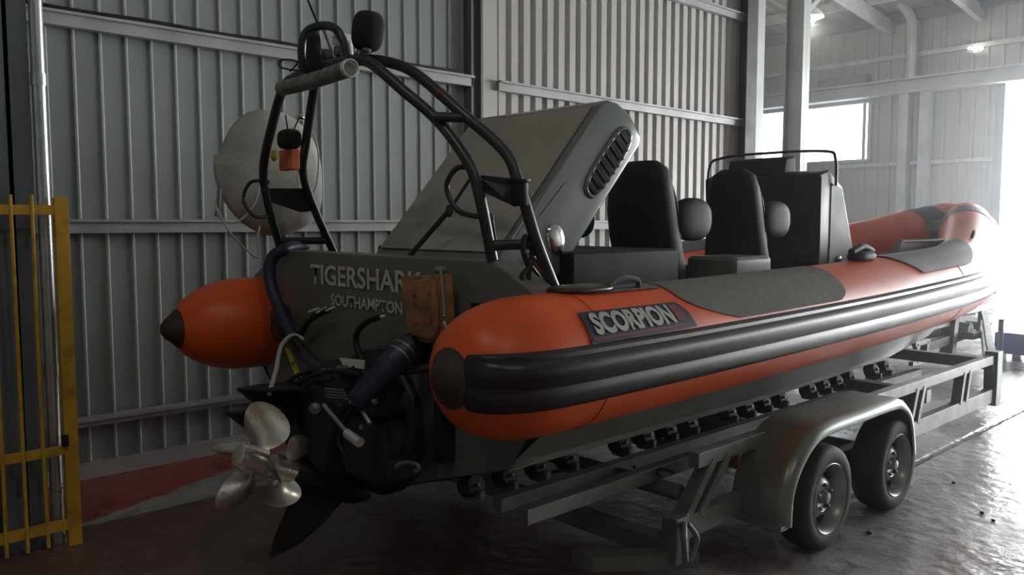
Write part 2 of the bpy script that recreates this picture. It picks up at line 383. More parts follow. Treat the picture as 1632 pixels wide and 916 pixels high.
t = thing('floodlight_bank', at(1555, 77, X=GX - .3), 'row of three small lit bulbs high on the far wall above the crane beam', 'light')
mb = MB(); a, b = at(1543, 84, X=GX - .2), at(1566, 82, X=GX - .2); mb.bar(a, b, .05, .05); mb.build('bracket', 'darksteel', t)
for px, r in ((1545, .035), (1554, .06), (1564, .04)):
    mb = MB(); mb.blob(at(px, 77, X=GX - .3), r, r, r, seg=8); mb.build('bulb', 'bulb', t)

# ------------------------------------------------------------------ yellow gate
GYt = 4.67
t = thing('steel_gate', (1.0, GYt, 0), 'worn yellow painted steel barred gate leaning beside the grey column', 'gate')
mb = MB(); mb.box((1.135, GYt - .025, 0), (1.20, GYt + .025, 1.83), .004); mb.build('post', 'yellow', t)
mb = MB(); mb.box((.35, GYt - .025, 0), (.40, GYt + .025, 1.83), .004); mb.build('post', 'yellow', t)
for z, h in ((1.765, .05), (.515, .045), (.115, .05)):
    mb = MB(); mb.box((.40, GYt - .02, z - h / 2), (1.14, GYt + .02, z + h / 2), .003); mb.build('rail', 'yellow', t)
for i in range(7):
    x = .475 + i * .094; mb = MB(); b0 = random.uniform(-.008, .008)
    mb.tube([(x, GYt - .022, .02), (x + b0, GYt - .028, .9), (x - .004, GYt - .022, 1.84)], .0095, 8); mb.build('bar', 'yellow', t)
mb = MB(); mb.box((1.12, GYt - .045, .54), (1.15, GYt - .022, .60), .004); mb.build('hinge', 'black', t)

# ================================================================== THE BOAT
YC = 3.4
boat = thing('rigid_inflatable_boat', (2.2, YC, .38), 'long grey rigid inflatable boat with orange tubes standing on the trailer', 'boat')
TP = [(1.63, 2.2, 1.16), (1.8, 2.2, 1.16), (2.2, 2.2, 1.16), (3, 2.2, 1.165), (4.4, 2.2, 1.19), (5.4, 2.20, 1.22), (6.4, 2.23, 1.255), (7.0, 2.33, 1.285), (8, 2.60, 1.345), (8.8, 2.86, 1.44), (9.5, 3.09, 1.56), (10.1, 3.30, 1.67), (10.5, 3.38, 1.72)]
RP = [(1.63, .03), (1.65, .052), (1.70, .088), (1.76, .160), (1.82, .203), (1.90, .238), (2.0, .262), (2.12, .27), (9.5, .27), (10.1, .26), (10.35, .22), (10.5, .14)]
def interp(T, x, i=1):
    if x <= T[0][0]: return T[0][i]
    for j in range(len(T) - 1):
        if x <= T[j + 1][0]:
            a, b = T[j], T[j + 1]; u = (x - a[0]) / (b[0] - a[0]); h = b[0] - a[0]
            ma = (b[i] - T[j - 1][i]) / (b[0] - T[j - 1][0]) if j else (b[i] - a[i]) / h
            mb_ = (T[j + 2][i] - a[i]) / (T[j + 2][0] - a[0]) if j + 2 < len(T) else (b[i] - a[i]) / h
            return (2 * u ** 3 - 3 * u * u + 1) * a[i] + (u ** 3 - 2 * u * u + u) * h * ma + (-2 * u ** 3 + 3 * u * u) * b[i] + (u ** 3 - u * u) * h * mb_
    return T[-1][i]
def lin(T, x, i=1):
    for a, b in zip(T, T[1:]):
        if x <= b[0]: return a[i] + (b[i] - a[i]) * max(0, (x - a[0]) / (b[0] - a[0]))
    return T[-1][i]
def tube_pt(x, th, dr=0, sg=-1):
    """point on the tube; th 0 = straight outboard, 90 deg = top; sg -1 near side, +1 far side"""
    c = Vector((x, interp(TP, x, 1), interp(TP, x, 2) - (.05 * max(0, min(1, (7 - x) / 4)) if sg > 0 else 0))); e = .02
    if sg < 0 and x < 1.82: c.x += .065 * (1.82 - x) / .19
    t = Vector((2 * e, interp(TP, x + e, 1) - interp(TP, x - e, 1), interp(TP, x + e, 2) - interp(TP, x - e, 2))).normalized()
    out = Vector((t.y, -t.x, 0)).normalized(); up = out.cross(t).normalized()
    if up.z < 0: up = -up
    r = lin(RP, x) + dr
    p = c + out * math.cos(th) * r + up * math.sin(th) * r
    return p if sg < 0 else Vector((p.x, 2 * YC - p.y, p.z))
XS = [1.69, 1.72, 1.76, 1.8, 1.86, 1.91, 1.96, 2.02, 2.08, 2.2] + [2.4 + .2 * i for i in range(39)] + [10.1, 10.2, 10.3, 10.35, 10.4, 10.45, 10.5]
for sg in (-1, 1):
    mb = MB(); mb.loft([[tube_pt(x, 2 * math.pi * k / 40, 0, sg) for k in range(40)] for x in XS]); mb.build('inflatable_tube', 'orange', boat, 60)
    mb = MB(); mb.loft([[tube_pt(x, 2 * math.pi * k / 24, .004 if x > 1.64 else 0, sg) for k in range(24)] for x in (1.63, 1.64, 1.65, 1.67, 1.69, 1.715)]); mb.build('tube_cap', 'cap', boat, 60)
    # double-ridged rubbing strake
    prof = [(-24, .0), (-22, .012), (-18, .020), (-13, .026), (-8, .020), (-5, .013), (-2, .018), (3, .034), (9, .036), (13, .026), (15, .014), (18, .016), (20, .010), (22, 0)]
    xs = [1.70, 1.705, 1.715, 1.73, 1.76, 1.80, 1.85, 1.9, 1.97, 2.05] + [2.2 + .2 * i for i in range(41)]
    mb = MB(); secs = []
    for x in xs:
        k = min(1, max(.02, (x - 1.70) / .03)) ** .5; w_ = min(2.3, .27 / lin(RP, x)) if x < 3 else 1
        secs.append([tube_pt(x, math.radians(a * w_ * (.6 + .4 * k)), d * k * 1.15 + .001, sg) for a, d in prof] + [tube_pt(x, math.radians(0), -.02, sg)])
    mb.loft(secs); mb.build('rubbing_strake', 'rubber', boat, 40)
    # tube seams
    for xx in (2.3, 6.0):
        mb = MB(); mb.loft([[tube_pt(x, 2 * math.pi * k / 40, .0025, sg) for k in range(40)] for x in (xx, xx + .05)]); mb.build('tube_seam', 'orange', boat, 60)
    # moulded bow cap
def patch(xf0, xf1, t0, t1, dr, nx=24, nt=10, sg=-1):
    mb = MB(); g = [[mb.bm.verts.new(tube_pt(xf0(t) + (xf1(t) - xf0(t)) * i / nx, t0 + (t1 - t0) * j / nt, dr, sg)) for i in range(nx + 1)] for j in range(nt + 1) for t in (t0 + (t1 - t0) * j / nt,)]
    for a, b in zip(g, g[1:]):
        for i in range(nx): mb.bm.faces.new((a[i], a[i + 1], b[i + 1], b[i]))
    return mb
R = math.radians
for sg in (-1, 1):
    def xa(t): u = max(0, (R(60) - t) / R(36)); return 2.86 + .36 * u ** 2.2
    def xb(t): u = max(0, (R(55) - t) / R(31)); return 4.29 - .10 * u ** 5
    patch(xa, xb, R(24), R(135), .004, sg=sg, nt=24).build('antislip_pad', 'pad', boat, 60)
    patch(lambda t: 2.42, lambda t: 2.84, R(72), R(135), .005, 10, 8, sg).build('antislip_pad', 'pad', boat, 60)
    patch(lambda t: 5.22 + .14 * max(0, (R(70) - t) / R(30)), lambda t: 7.2 - .9 * max(0, (R(95) - t) / R(55)), R(38), R(135), .008, 16, 16, sg).build('bow_step_pad', 'conside', boat, 60)
    patch(lambda t: 9.55, lambda t: 9.85, R(-40), R(200), .006, 6, 20, sg).build('bow_band', 'blueband', boat, 60)
# bow cap and bow cleat
mb = MB(); mb.blob((10.50, YC, 1.72), .16, .14, .20, 2.3); mb.build('bow_cap', 'cap', boat, 60)
mb = MB(); mb.loft([[(x, YC + s * wd, z) for s, z in ((-1, z0), (1, z0), (.7, z1), (-.7, z1))] for x, wd, z0, z1 in ((9.4, .30, 1.62, 1.70), (10.1, .20, 1.76, 1.84), (10.75, .08, 1.76, 1.86))]); mb.build('bow_platform', 'lid', boat, 30)

# hull
HS = [(2.2, 1.0, .70, .37), (3, 1.0, .70, .37), (4, 1.0, .70, .37), (5, .99, .715, .37), (6, .96, .74, .38), (7, .86, .79, .42), (8, .68, .88, .50), (9, .42, 1.05, .70), (9.7, .20, 1.26, .98), (10.2, .05, 1.48, 1.34)]
def hull_sec(h):
    x, b, zc, zk = h; out = []
    yt, zt = interp(TP, x, 1), interp(TP, x, 2)
    ins = .05 + .0 * x
    L = [(YC - yt - .02, zt - .05), (YC - yt + .03 if b > .9 else max(b + .1, YC - yt - .08), zt - .258), (b + .02, zc + .02), (b + .012, zc - .008), (b - .035, zc - .012), (b * .66, zc * .66 + zk * .34 + .0), (b * .66 - .02, zc * .66 + zk * .34 - .02), (b * .33, zc * .33 + zk * .67), (b * .33 - .02 if b > .1 else b * .3, zc * .33 + zk * .67 - .02)]
    for a, z in L: out.append((x, YC - a, z))
    out.append((x, YC, zk))
    for a, z in L[::-1]: out.append((x, YC + a, z))
    return out
mb = MB(); mb.loft([hull_sec(h) for h in HS], closed=False, caps=False); mb.build('hull', 'hull', boat, 30)
# transom
mb = MB()
tr = [(2.15, 1.39), (2.49, 1.545), (4.31, 1.545), (4.65, 1.39), (4.6, .98), (4.55, .90), (4.42, .70), (3.4, .37), (2.38, .70), (2.25, .90), (2.2, .98)]
mb.prism([(2.2, y, z) for y, z in tr], (.14, 0, 0), .012); mb.build('transom', 'transom', boat, 30)
# side wings of the transom and inner deck
mb = MB(); mb.box((2.3, 2.35, .95), (9.0, 4.45, 1.0)); mb.build('deck', 'hull', boat, 0)
for s in (-1, 1):
    mb = MB(); y = YC + s * .97; mb.loft([[(x, YC + s * (YC - interp(TP, x, 1) - .22), z) for z in (1.0, interp(TP, x, 2) - .10)] for x in [2.3 + .3 * i for i in range(23)]], False, False); mb.build('inner_liner', 'hull', boat, 30)
# lettering on the transom (reads from astern: left = +Y)
def plate_text(body, P00, P10, P01, P11, name, mtl, parent, off, bold=0, shear=0):
    bm = text_mesh(body, bold); mb = MB(); mb.bm.free(); mb.bm = bm
    for v in bm.verts:
        u, w_ = v.co.x, v.co.y
        v.co = (Vector(P00) * (1 - u) + Vector(P10) * u) * (1 - w_) + (Vector(P01) * (1 - u) + Vector(P11) * u) * w_ + Vector(off)
    return mb.build(name, mtl, parent, 0)
q = lambda px, py: at(px, py, X=2.196)
a, b, c, d = q(502, 456), q(681, 467), q(488, 422), q(668, 430)
yl, yr = (a.y + c.y) / 2, (b.y + d.y) / 2; zt_, zb_ = (c.z + d.z) / 2, (a.z + b.z) / 2
plate_text('TIGERSHARK', (2.194, yl, zb_), (2.194, yr, zb_), (2.194, yl, zt_), (2.194, yr, zt_), 'name_lettering', 'letter', boat, (0, 0, 0), .02)['label'] = 'pale grey name lettering TIGERSHARK'
a, b, c, d = q(528, 490), q(642, 497), q(528, 470), q(642, 479)
yl, yr = (a.y + c.y) / 2, (b.y + d.y) / 2; zt_, zb_ = (c.z + d.z) / 2, (a.z + b.z) / 2
plate_text('SOUTHAMPTON', (2.194, yl, zb_), (2.194, yr, zb_), (2.194, yl, zt_), (2.194, yr, zt_), 'port_lettering', 'letter', boat, (0, 0, 0), .022)['label'] = 'pale grey port of registry lettering SOUTHAMPTON'
# decal on the near tube: hit the tube with the sight line
def on_tube(px, py, r):
    d = FW + RT * ((px - 816) / F) + UP * ((458 - py) / F); cy, cz = 2.2, 1.165
    A = d.y ** 2 + d.z ** 2; B = 2 * (d.y * -cy + d.z * (EYE - cz)); C = cy * cy + (EYE - cz) ** 2 - r * r
    D = B * B - 4 * A * C; t = (-B - math.sqrt(max(D, 0))) / (2 * A); p = Vector((0, 0, EYE)) + d * t
    return p.x, math.atan2(p.z - cz, -(p.y - cy))
def tube_map(quad, u, v, dr):
    (x0, t0), (x1, t1), (x2, t2), (x3, t3) = quad   # bl br tl tr
    x = (x0 * (1 - u) + x1 * u) * (1 - v) + (x2 * (1 - u) + x3 * u) * v
    t = (t0 * (1 - u) + t1 * u) * (1 - v) + (t2 * (1 - u) + t3 * u) * v
    return tube_pt(x, t, dr)
quad = [on_tube(945, 547, .275), on_tube(1112, 519, .275), on_tube(920, 496, .275), on_tube(1082, 479, .275)]
def grid(quad, u0, u1, v0, v1, dr, name, mtl, parent, nu=16, nv=8, cut=0):
    mb = MB(); g = []
    for j in range(nv + 1):
        row = []
        for i in range(nu + 1):
            u, v = u0 + (u1 - u0) * i / nu, v0 + (v1 - v0) * j / nv
            if cut and i == nu: u -= cut * max(0, (v - .55)) ** 1.5
            row.append(mb.bm.verts.new(tube_map(quad, u, v, dr)))
        g.append(row)
    for A, B in zip(g, g[1:]):
        for i in range(nu): mb.bm.faces.new((A[i], A[i + 1], B[i + 1], B[i]))
    return mb.build(name, mtl, parent, 60)
dec = grid(quad, 0, 1, 0, 1, .005, 'maker_decal', 'decal', boat, cut=.15); dec['label'] = 'dark decal reading SCORPION'
grid(quad, .02, .93, .10, .16, .0075, 'decal_stripe', 'decalred', dec); grid(quad, .84, .93, .30, .86, .0075, 'decal_emblem', 'decalred', dec, 6, 6)
bm = text_mesh('SCORPION', .045); mb = MB(); mb.bm.free(); mb.bm = bm
for i in range(1, 9):
    for co, no in (((0, i / 9, 0), (0, 1, 0)),): bmesh.ops.bisect_plane(bm, geom=bm.verts[:] + bm.edges[:] + bm.faces[:], plane_co=co, plane_no=no)
for v in bm.verts:
    u = .06 + .76 * v.co.x; vv = .22 + .70 * v.co.y; v.co = tube_map(quad, u, vv, .0085)
mb.build('decal_lettering', 'decalgrey', dec, 0)
# grab handles and cleats
def handle(cx, name='grab_handle', sg=-1, mtl='pad'):
    a0 = 78
    mb = MB(); P = [tube_pt(cx - .10, R(a0), .0, sg), tube_pt(cx - .085, R(a0), .035, sg), tube_pt(cx, R(a0), .05, sg), tube_pt(cx + .085, R(a0), .035, sg), tube_pt(cx + .10, R(a0), .0, sg)]
    mb.tube(P, .012, 10)
    h = mb.build(name, mtl, boat, 60)
handle(2.62); handle(2.62, sg=1); handle(7.6)
for cx, sg in ((4.95, -1), (6.2, 1)):
    mb = MB(); p = tube_pt(cx, R(88), .02, sg); mb.blob(p, .13, .06, .035, 2.6); mb.tube([p + Vector((-.14, 0, .03)), p + Vector((0, 0, .06)), p + Vector((.14, 0, .03))], .022, 10); mb.build('mooring_cleat', 'black', boat, 50)
    
# ---------- engine hatch, propped open, hinged at the transom
hatch = empty_part('engine_hatch', boat, (2.4, YC, 1.5))
YN, YF = 2.66, 3.63
prof = [(2.38, 1.53), (3.06, 2.28), (3.12, 2.305), (3.20, 2.295), (3.30, 2.245), (3.385, 2.15), (3.37, 2.09), (2.70, 1.37), (2.55, 1.36)]
mb = MB(); mb.prism([(x, YN, z) for x, z in prof], (0, YF - YN, 0), .02); mb.build('hatch_shell', 'lid', hatch, 35)
n_ = Vector((-.75, 0, .68)).normalized(); off = n_ * .004
mb = MB(); c = [Vector((2.41, YN + .035, 1.565)), Vector((3.045, YN + .035, 2.265)), Vector((3.045, YF - .03, 2.265)), Vector((2.41, YF - .03, 1.565))]
mb.prism([p + off for p in c], n_ * .006); mb.build('hatch_top_panel', 'lidtop', hatch, 0)
ax = Vector((.68, 0, .735)).normalized(); nn = Vector((ax.z, 0, -ax.x))
def louvre(c0, L, Wd, k, name):
    """oval raised rim with slats across it on the near side of the hatch"""
    c0 = Vector(c0); mb = MB(); ring = []
    for i in range(33):
        a = 2 * math.pi * i / 32; ring.append(c0 + ax * math.copysign(abs(math.cos(a)) ** .7, math.cos(a)) * L / 2 + nn * math.copysign(abs(math.sin(a)) ** .7, math.sin(a)) * Wd / 2 + Vector((0, -.004, 0)))
    mb.tube(ring, .011, 8, False)
    v = mb.build(name, 'lid', boat, 60)
    mb = MB(); mb.poly([p + Vector((0, -.001, 0)) for p in ring[:-1]]); mb.build('dark_recess', 'black', v, 0)
    for i in range(k):
        s = (i + .5) / k - .5; wd = Wd / 2 * (1 - abs(2 * s) ** 3) ** .4 * .95
        cc = c0 + ax * s * L * .94 + Vector((0, -.008, 0))
        mb = MB(); mb.loft([[cc + nn * w_ + ax * d + Vector((0, -h, 0)) for d, h in ((-.013, 0), (-.009, .013), (.002, .018), (.011, .006), (.012, 0))] for w_ in (-wd, -wd * .6, 0, wd * .6, wd)]); mb.build('slat', 'chrome' if name == 'lower_vent' else 'rim', v, 50)
louvre(at(969, 258, Y=YN), .44, .12, 8, 'side_vent')
louvre(at(842, 440, Y=YN), .24, .13, 6, 'lower_vent')
mb = MB(); mb.blob(at(884, 381, Y=YN) + Vector((0, .0, 0)), .055, .03, .075, 2.3, Matrix.Rotation(R(-20), 3, 'Y')); mb.build('chrome_dome', 'chrome', hatch, 60)
# crease line moulded in the side
mb = MB(); mb.tube([at(860, 345, Y=YN) , at(900, 292, Y=YN)], .004, 6, False); mb.build('moulding_line', 'conside', hatch, 60)
mb = MB(); mb.tube([at(653, 407, X=2.3), at(716, 335, Y=2.98)], .013, 10, False); mb.tube([at(716, 335, Y=2.98), at(756, 275, Y=2.9)], .008, 10, False); mb.blob(at(716, 336, Y=2.98), .018, .018, .03); mb.build('gas_strut', 'archm', hatch, 60)

# ---------- radar arch
arch = empty_part('radar_arch', boat, (2.2, YC, 1.45))
nearA = [(893, 482, 2.3), (855, 385, 2.33), (826, 290, 2.38), (803, 240, 2.45), (736, 180, 2.62), (662, 117, 2.85), (618, 99, 3.0), (585, 95, 3.1)]
nearB = [(785, 414, 2.5), (766, 320, 2.5), (748, 262, 2.55), (700, 195, 2.7), (640, 142, 2.85), (590, 100, 3.0), (560, 96, 3.08)]
farB = [(560, 96, 3.08), (510, 108, 3.4), (470, 123, 3.68), (452, 140, 3.80), (436, 190, 3.95), (420, 265, 4.2), (426, 320, 4.3), (446, 392, 4.4)]
farA = [(585, 95, 3.1), (545, 100, 3.4), (515, 103, 3.68), (503, 130, 3.8), (487, 230, 4.05), (483, 275, 4.2), (500, 330, 4.3), (532, 402, 4.4)]
def pts(L): return [at(x, y, Y=Y) for x, y, Y in L]
for L in (nearA, nearB, farB, farA):
    mb = MB(); mb.tube(pts(L), .024, 14); mb.build('arch_leg', 'archm', arch, 60)
def rod(L, r, name='rung', mtl='archm', parent=None, seg=12):
    mb = MB(); mb.tube(pts(L), r, seg); return mb.build(name, mtl, parent or arch, 60)
rod([(692, 186, 2.68), (745, 188, 2.6)], .02); rod([(783, 391, 2.5), (858, 388, 2.33)], .022)
rod([(445, 384, 4.38), (526, 383, 4.37)], .022)
mb = MB(); P = pts([(762, 279, 2.52), (838, 287, 2.38), (846, 318, 2.36), (822, 330, 2.38), (768, 306, 2.52)]); mb.prism(P, (.0, .012, .004)); mb.build('gusset_plate', 'archm', arch, 0)
mb = MB(); P = pts([(423, 300, 4.25), (488, 300, 4.26), (503, 336, 4.3), (480, 338, 4.3), (428, 320, 4.28)]); mb.prism(P, (0, .02, 0)); mb.build('gusset_plate', 'archm', arch, 0)
c = at(828, 308, Y=2.36); mb = MB(); mb.lathe([(-.05, .03), (-.045, .036), (.04, .036), (.045, .045), (.055, .045)], c, (-.03, 0, 1), 20); mb.build('rod_holder', 'black', arch, 50)
rod([(757, 268, 2.53), (728, 268, 2.62), (712, 298, 2.68), (730, 335, 2.62), (768, 346, 2.5)], .012, 'hose_loop', 'archm')
rod([(430, 290, 4.24), (400, 290, 4.3), (388, 318, 4.34), (405, 344, 4.3), (428, 345, 4.33)], .010, 'hose_loop', 'archm')
# hoop over the top
rod([(484, 118, 3.5), (481, 80, 3.5), (488, 52, 3.48), (512, 41, 3.4), (535, 46, 3.3), (548, 68, 3.25), (553, 96, 3.2)], .02, 'hoop')
mb = MB(); p = at(500, 82, Y=3.38); mb.blob(p, .028, .034, .088, 3.4); mb.tube([p, p + Vector((.02, .02, -.13))], .016, 8, False); mb.build('covered_floodlight', 'blackfab', arch, 60)['label'] = 'black fabric covered floodlight inside the hoop'
mb = MB(); p = at(586, 50, Y=3.05); mb.blob(p, .055, .075, .086, 3.0, Matrix.Rotation(R(12), 3, 'X')); mb.build('covered_floodlight', 'blackfab', arch, 60)['label'] = 'black fabric covered floodlight on top of the arch'
mb = MB(); mb.tube([p + Vector((0, .02, -.06)), at(572, 90, Y=3.08)], .022, 8, False); mb.blob(at(584, 80, Y=3.03), .02, .02, .015); mb.build('lamp_bracket', 'darksteel', arch, 60)
mb = MB(); mb.box(at(547, 66, Y=3.3) - Vector((.03, .05, .012)), at(547, 66, Y=3.3) + Vector((.03, .05, .025)), .006); mb.tube([at(555, 68, Y=3.25), at(557, 95, Y=3.22)], .02, 10, False); mb.build('gps_antenna', 'whitep', arch, 40)
mb = MB(); mb.tube([at(506, 36, Y=3.42), at(488, -6, Y=3.42), at(470, -40, Y=3.42)], [.006, .005, .003], 6, False); mb.tube([at(516, 46, Y=3.41), at(506, 36, Y=3.42)], .007, 6, False); wa = mb.build('whip_antenna', 'black', boat, 60)
mb = MB(); mb.tube([at(532, 88, Y=3.4), at(516, 46, Y=3.41)], .010, 10, False); mb.blob(at(534, 90, Y=3.4), .03, .03, .03); mb.build('antenna_mount', 'chrome', wa, 60)
rod([(478, 112, 3.6), (462, 111, 3.62), (446, 106, 3.62), (446, 97, 3.62), (462, 95, 3.6), (474, 100, 3.6), (462, 114, 3.65)], .004, 'cable_loop', 'black')
for px, py, Y in ((540, 82, 3.3), (520, 88, 3.42), (510, 92, 3.5)):
    mb = MB(); mb.blob(at(px, py, Y=Y), .022, .022, .028, 2.5); mb.build('clamp', 'darksteel', arch, 60)
# red tape on the near leg
mb = MB(); q_ = catmull(pts(nearA), 12); i_ = min(range(len(q_)), key=lambda k: (q_[k] - at(704, 158, Y=2.72)).length); mb.tube([q_[i_], q_[i_].lerp(q_[i_ + 1], .5)], .0255, 14, False); mb.build('tape_band', 'decalred', arch, 60)
mb = MB(); P = tube_pt(2.42, R(90), .006); mb.blob(P, .16, .09, .018, 2.5); mb.build('foot_pad', 'rubber', arch, 50)
# ladder-like bracket on leg B
mb = MB(); 
for f in (0, 1): mb.tube([at(776 + f * 8, 342, Y=2.48), at(785 + f * 7, 400, Y=2.48)], .005, 6, False)
for y_ in (342, 370, 398): mb.tube([at(776 + (y_ - 342) * .16, y_, Y=2.48), at(784 + (y_ - 342) * .14, y_, Y=2.48)], .005, 6, False)
mb.build('bracket', 'archm', arch, 60)
# black cord knotted on the lower rung
t_ = rod([(842, 380, 2.36), (836, 378, 2.34), (834, 400, 2.34), (843, 430, 2.34), (838, 462, 2.34), (832, 440, 2.34), (846, 420, 2.34), (848, 385, 2.36)], .011, 'knotted_strop', 'black')

# ---------- jockey seats
def seat(x, y, lab):
    s = empty_part('jockey_seat', boat, (x, y, 1.0)); s['label'] = lab; sc_ = .80
    def rr(cx, hx, hy, z, n=24, p=3.2):
        f = lambda v: math.copysign(abs(v) ** (2 / p), v)
        return [(cx + hx * f(math.cos(2 * math.pi * k / n)), y + .95 * hy * f(math.sin(2 * math.pi * k / n)), z) for k in range(n)]
    mb = MB(); mb.loft([rr(x + a, b, c, z) for a, b, c, z in ((.20, .36, .20, 1.0), (.20, .35, .20, 1.18), (.14, .30, .20, 1.22))]); mb.build('seat_pod', 'console', s, 40)
    mb = MB(); mb.loft([rr(x + a, b, c, z) for a, b, c, z in ((.16, .30, .18, 1.22), (.18, .34, .205, 1.26), (.20, .34, .205, 1.33), (.22, .30, .17, 1.37))]); mb.build('seat_cushion', 'vinyl', s, 50)
    mb = MB(); mb.loft([rr(x + a, b, c, z, p=3.0) for a, b, c, z in ((.06, .15, .20, 1.10), (.0, .13, .20, 1.35), (-.08, .115, .205, 1.60), (-.12, .105, .20, 1.80), (-.13, .10, .18, 1.93), (-.13, .085, .15, 2.01), (-.13, .05, .09, 2.05))]); b = mb.build('backrest', 'vinyl', s, 60)
    mb = MB(); mb.tube([(x + .02, y - .165, 1.2), (x + .0, y - .17, 1.5), (x - .05, y - .17, 1.8), (x - .09, y - .13, 1.98)], .012, 8); mb.tube([(x + .02, y + .165, 1.2), (x + .0, y + .17, 1.5), (x - .05, y + .17, 1.8), (x - .09, y + .13, 1.98)], .012, 8); mb.build('piping', 'console', s, 60)
    for k in (-1, 1):
        mb = MB(); mb.blob((x + .12, y + k * .16, 1.72), .18, .05, .125, 2.5); mb.build('side_bolster', 'vinyl', s, 60)
    mb = MB(); mb.tube([(x + .10, y - .20, 1.3), (x + .16, y - .21, 1.05)], .014, 8, False); mb.tube([(x + .10, y + .20, 1.3), (x + .16, y + .21, 1.05)], .014, 8, False); mb.build('seat_stay', 'chrome', s, 60)
    return s
seat(3.88, 2.93, 'near aft black jockey seat'); seat(4.90, 2.98, 'near forward black jockey seat'); seat(4.90, 3.85, 'far forward black jockey seat'); seat(3.88, 3.85, 'far aft black jockey seat')
mb = MB(); mb.box((2.78, 2.58, 1.0), (3.62, 4.2, 1.565), .03); mb.build('stern_bench', 'vinyl', boat, 40)
mb = MB(); mb.box((4.20, 2.60, 1.0), (4.62, 2.95, 1.50), .05); mb.build('seat_locker', 'hull', boat, 40)
# ---------- console
con = empty_part('steering_console', boat, (5.9, YC, 1.0))
side = [(5.78, 1.0), (5.86, 1.55), (5.80, 2.06), (5.95, 2.10), (6.18, 1.98), (6.62, 1.0)]
mb = MB(); mb.prism([(x, 2.90, z) for x, z in side], (0, 1.0, 0), .025); mb.build('console_body', 'console', con, 30)
mb = MB(); mb.prism([(x, 2.893, z) for x, z in [(5.96, 1.02), (5.98, 1.55), (5.98, 2.0), (6.15, 1.96), (6.57, 1.02)]], (0, .006, 0)); mb.build('side_panel', 'conside', con, 0); mb = MB(); mb.prism([(x, 3.901, z) for x, z in [(5.96, 1.02), (5.98, 1.55), (5.98, 2.0), (6.15, 1.96), (6.57, 1.02)]], (0, .006, 0)); mb.build('side_panel', 'conside', con, 0)
mb = MB(); mb.blob((6.12, 2.885, 1.42), .03, .015, .03); mb.build('side_light', 'chrome', con, 60)
mb = MB(); mb.loft([[(6.02 + .02 * u * 0 + (.10 if abs(y_ - YC) < .4 else 0), y_, 2.0), (5.98, y_, 2.24)] for y_, u in ((2.88, 0), (3.0, 0), (3.4, 0), (3.8, 0), (3.95, 0))], False, False); wd = mb.build('windscreen', 'glass', boat, 0)
mb = MB(); mb.tube([(6.02, 2.88, 1.98), (6.0, 2.88, 2.18), (5.98, 2.95, 2.24), (5.98, 3.4, 2.255), (5.98, 3.85, 2.24), (6.0, 3.99, 2.15), (6.02, 4.0, 1.75)], .011, 10); mb.build('windscreen_rail', 'archm', wd, 60)
mb = MB(); mb.lathe([(-.012, .01), (-.012, .05), (.012, .05), (.012, .01)], (5.74, 3.65, 1.75), (1, 0, .3), 20)
ring = [(5.72 + .05 * math.sin(a), 3.65 + .17 * math.cos(a), 1.75 + .165 * math.sin(a)) for a in [2 * math.pi * i / 24 for i in range(25)]]; mb.tube(ring, .013, 8, False)
for k in range(3): a = 2 * math.pi * k / 3; mb.tube([(5.74, 3.65, 1.75), (5.72, 3.65 + .17 * math.cos(a), 1.75 + .165 * math.sin(a))], .009, 6, False)
mb.build('steering_wheel', 'black', con, 50)
mb = MB(); mb.box((5.79, 3.0, 1.68), (5.83, 3.35, 1.92), .01); mb.build('instrument_panel', 'black', con, 40); mb = MB(); mb.box((5.81, 2.96, 1.40), (5.85, 3.1, 1.48), .01); mb.build('instrument_panel', 'black', con, 40)
mb = MB(); mb.prism([(5.80, 3.2, 2.02), (5.85, 3.2, 2.20), (6.0, 3.2, 2.22), (6.02, 3.2, 2.02)], (0, .5, 0), .02); mb.build('instrument_binnacle', 'black', con, 40)
# bow locker with its hatch
bl = empty_part('bow_locker', boat, (8.2, YC, 1.0))
mb = MB(); mb.loft([[(x, YC - w_, 1.0), (x, YC - w_ * .96, z), (x, YC + w_ * .96, z), (x, YC + w_, 1.0)] for x, w_, z in ((7.3, .55, 1.24), (7.45, .55, 1.30), (8.6, .38, 1.38), (9.3, .16, 1.48))], True, True); mb.build('locker_body', 'lid', bl, 30)
mb = MB(); mb.tube([at(1425, 410, Y=2.72), at(1437, 384, Y=2.72), at(1512, 383, Y=2.72), at(1530, 396, Y=2.72)], .014, 8, False); mb.build('grab_rail', 'conside', bl, 60)
mb = MB(); mb.prism([at(1425, 414, Y=2.73), at(1437, 386, Y=2.73), at(1512, 385, Y=2.73), at(1530, 398, Y=2.73), at(1528, 414, Y=2.73)], (0, .05, 0)); mb.build('raised_lid', 'hull', bl, 0)

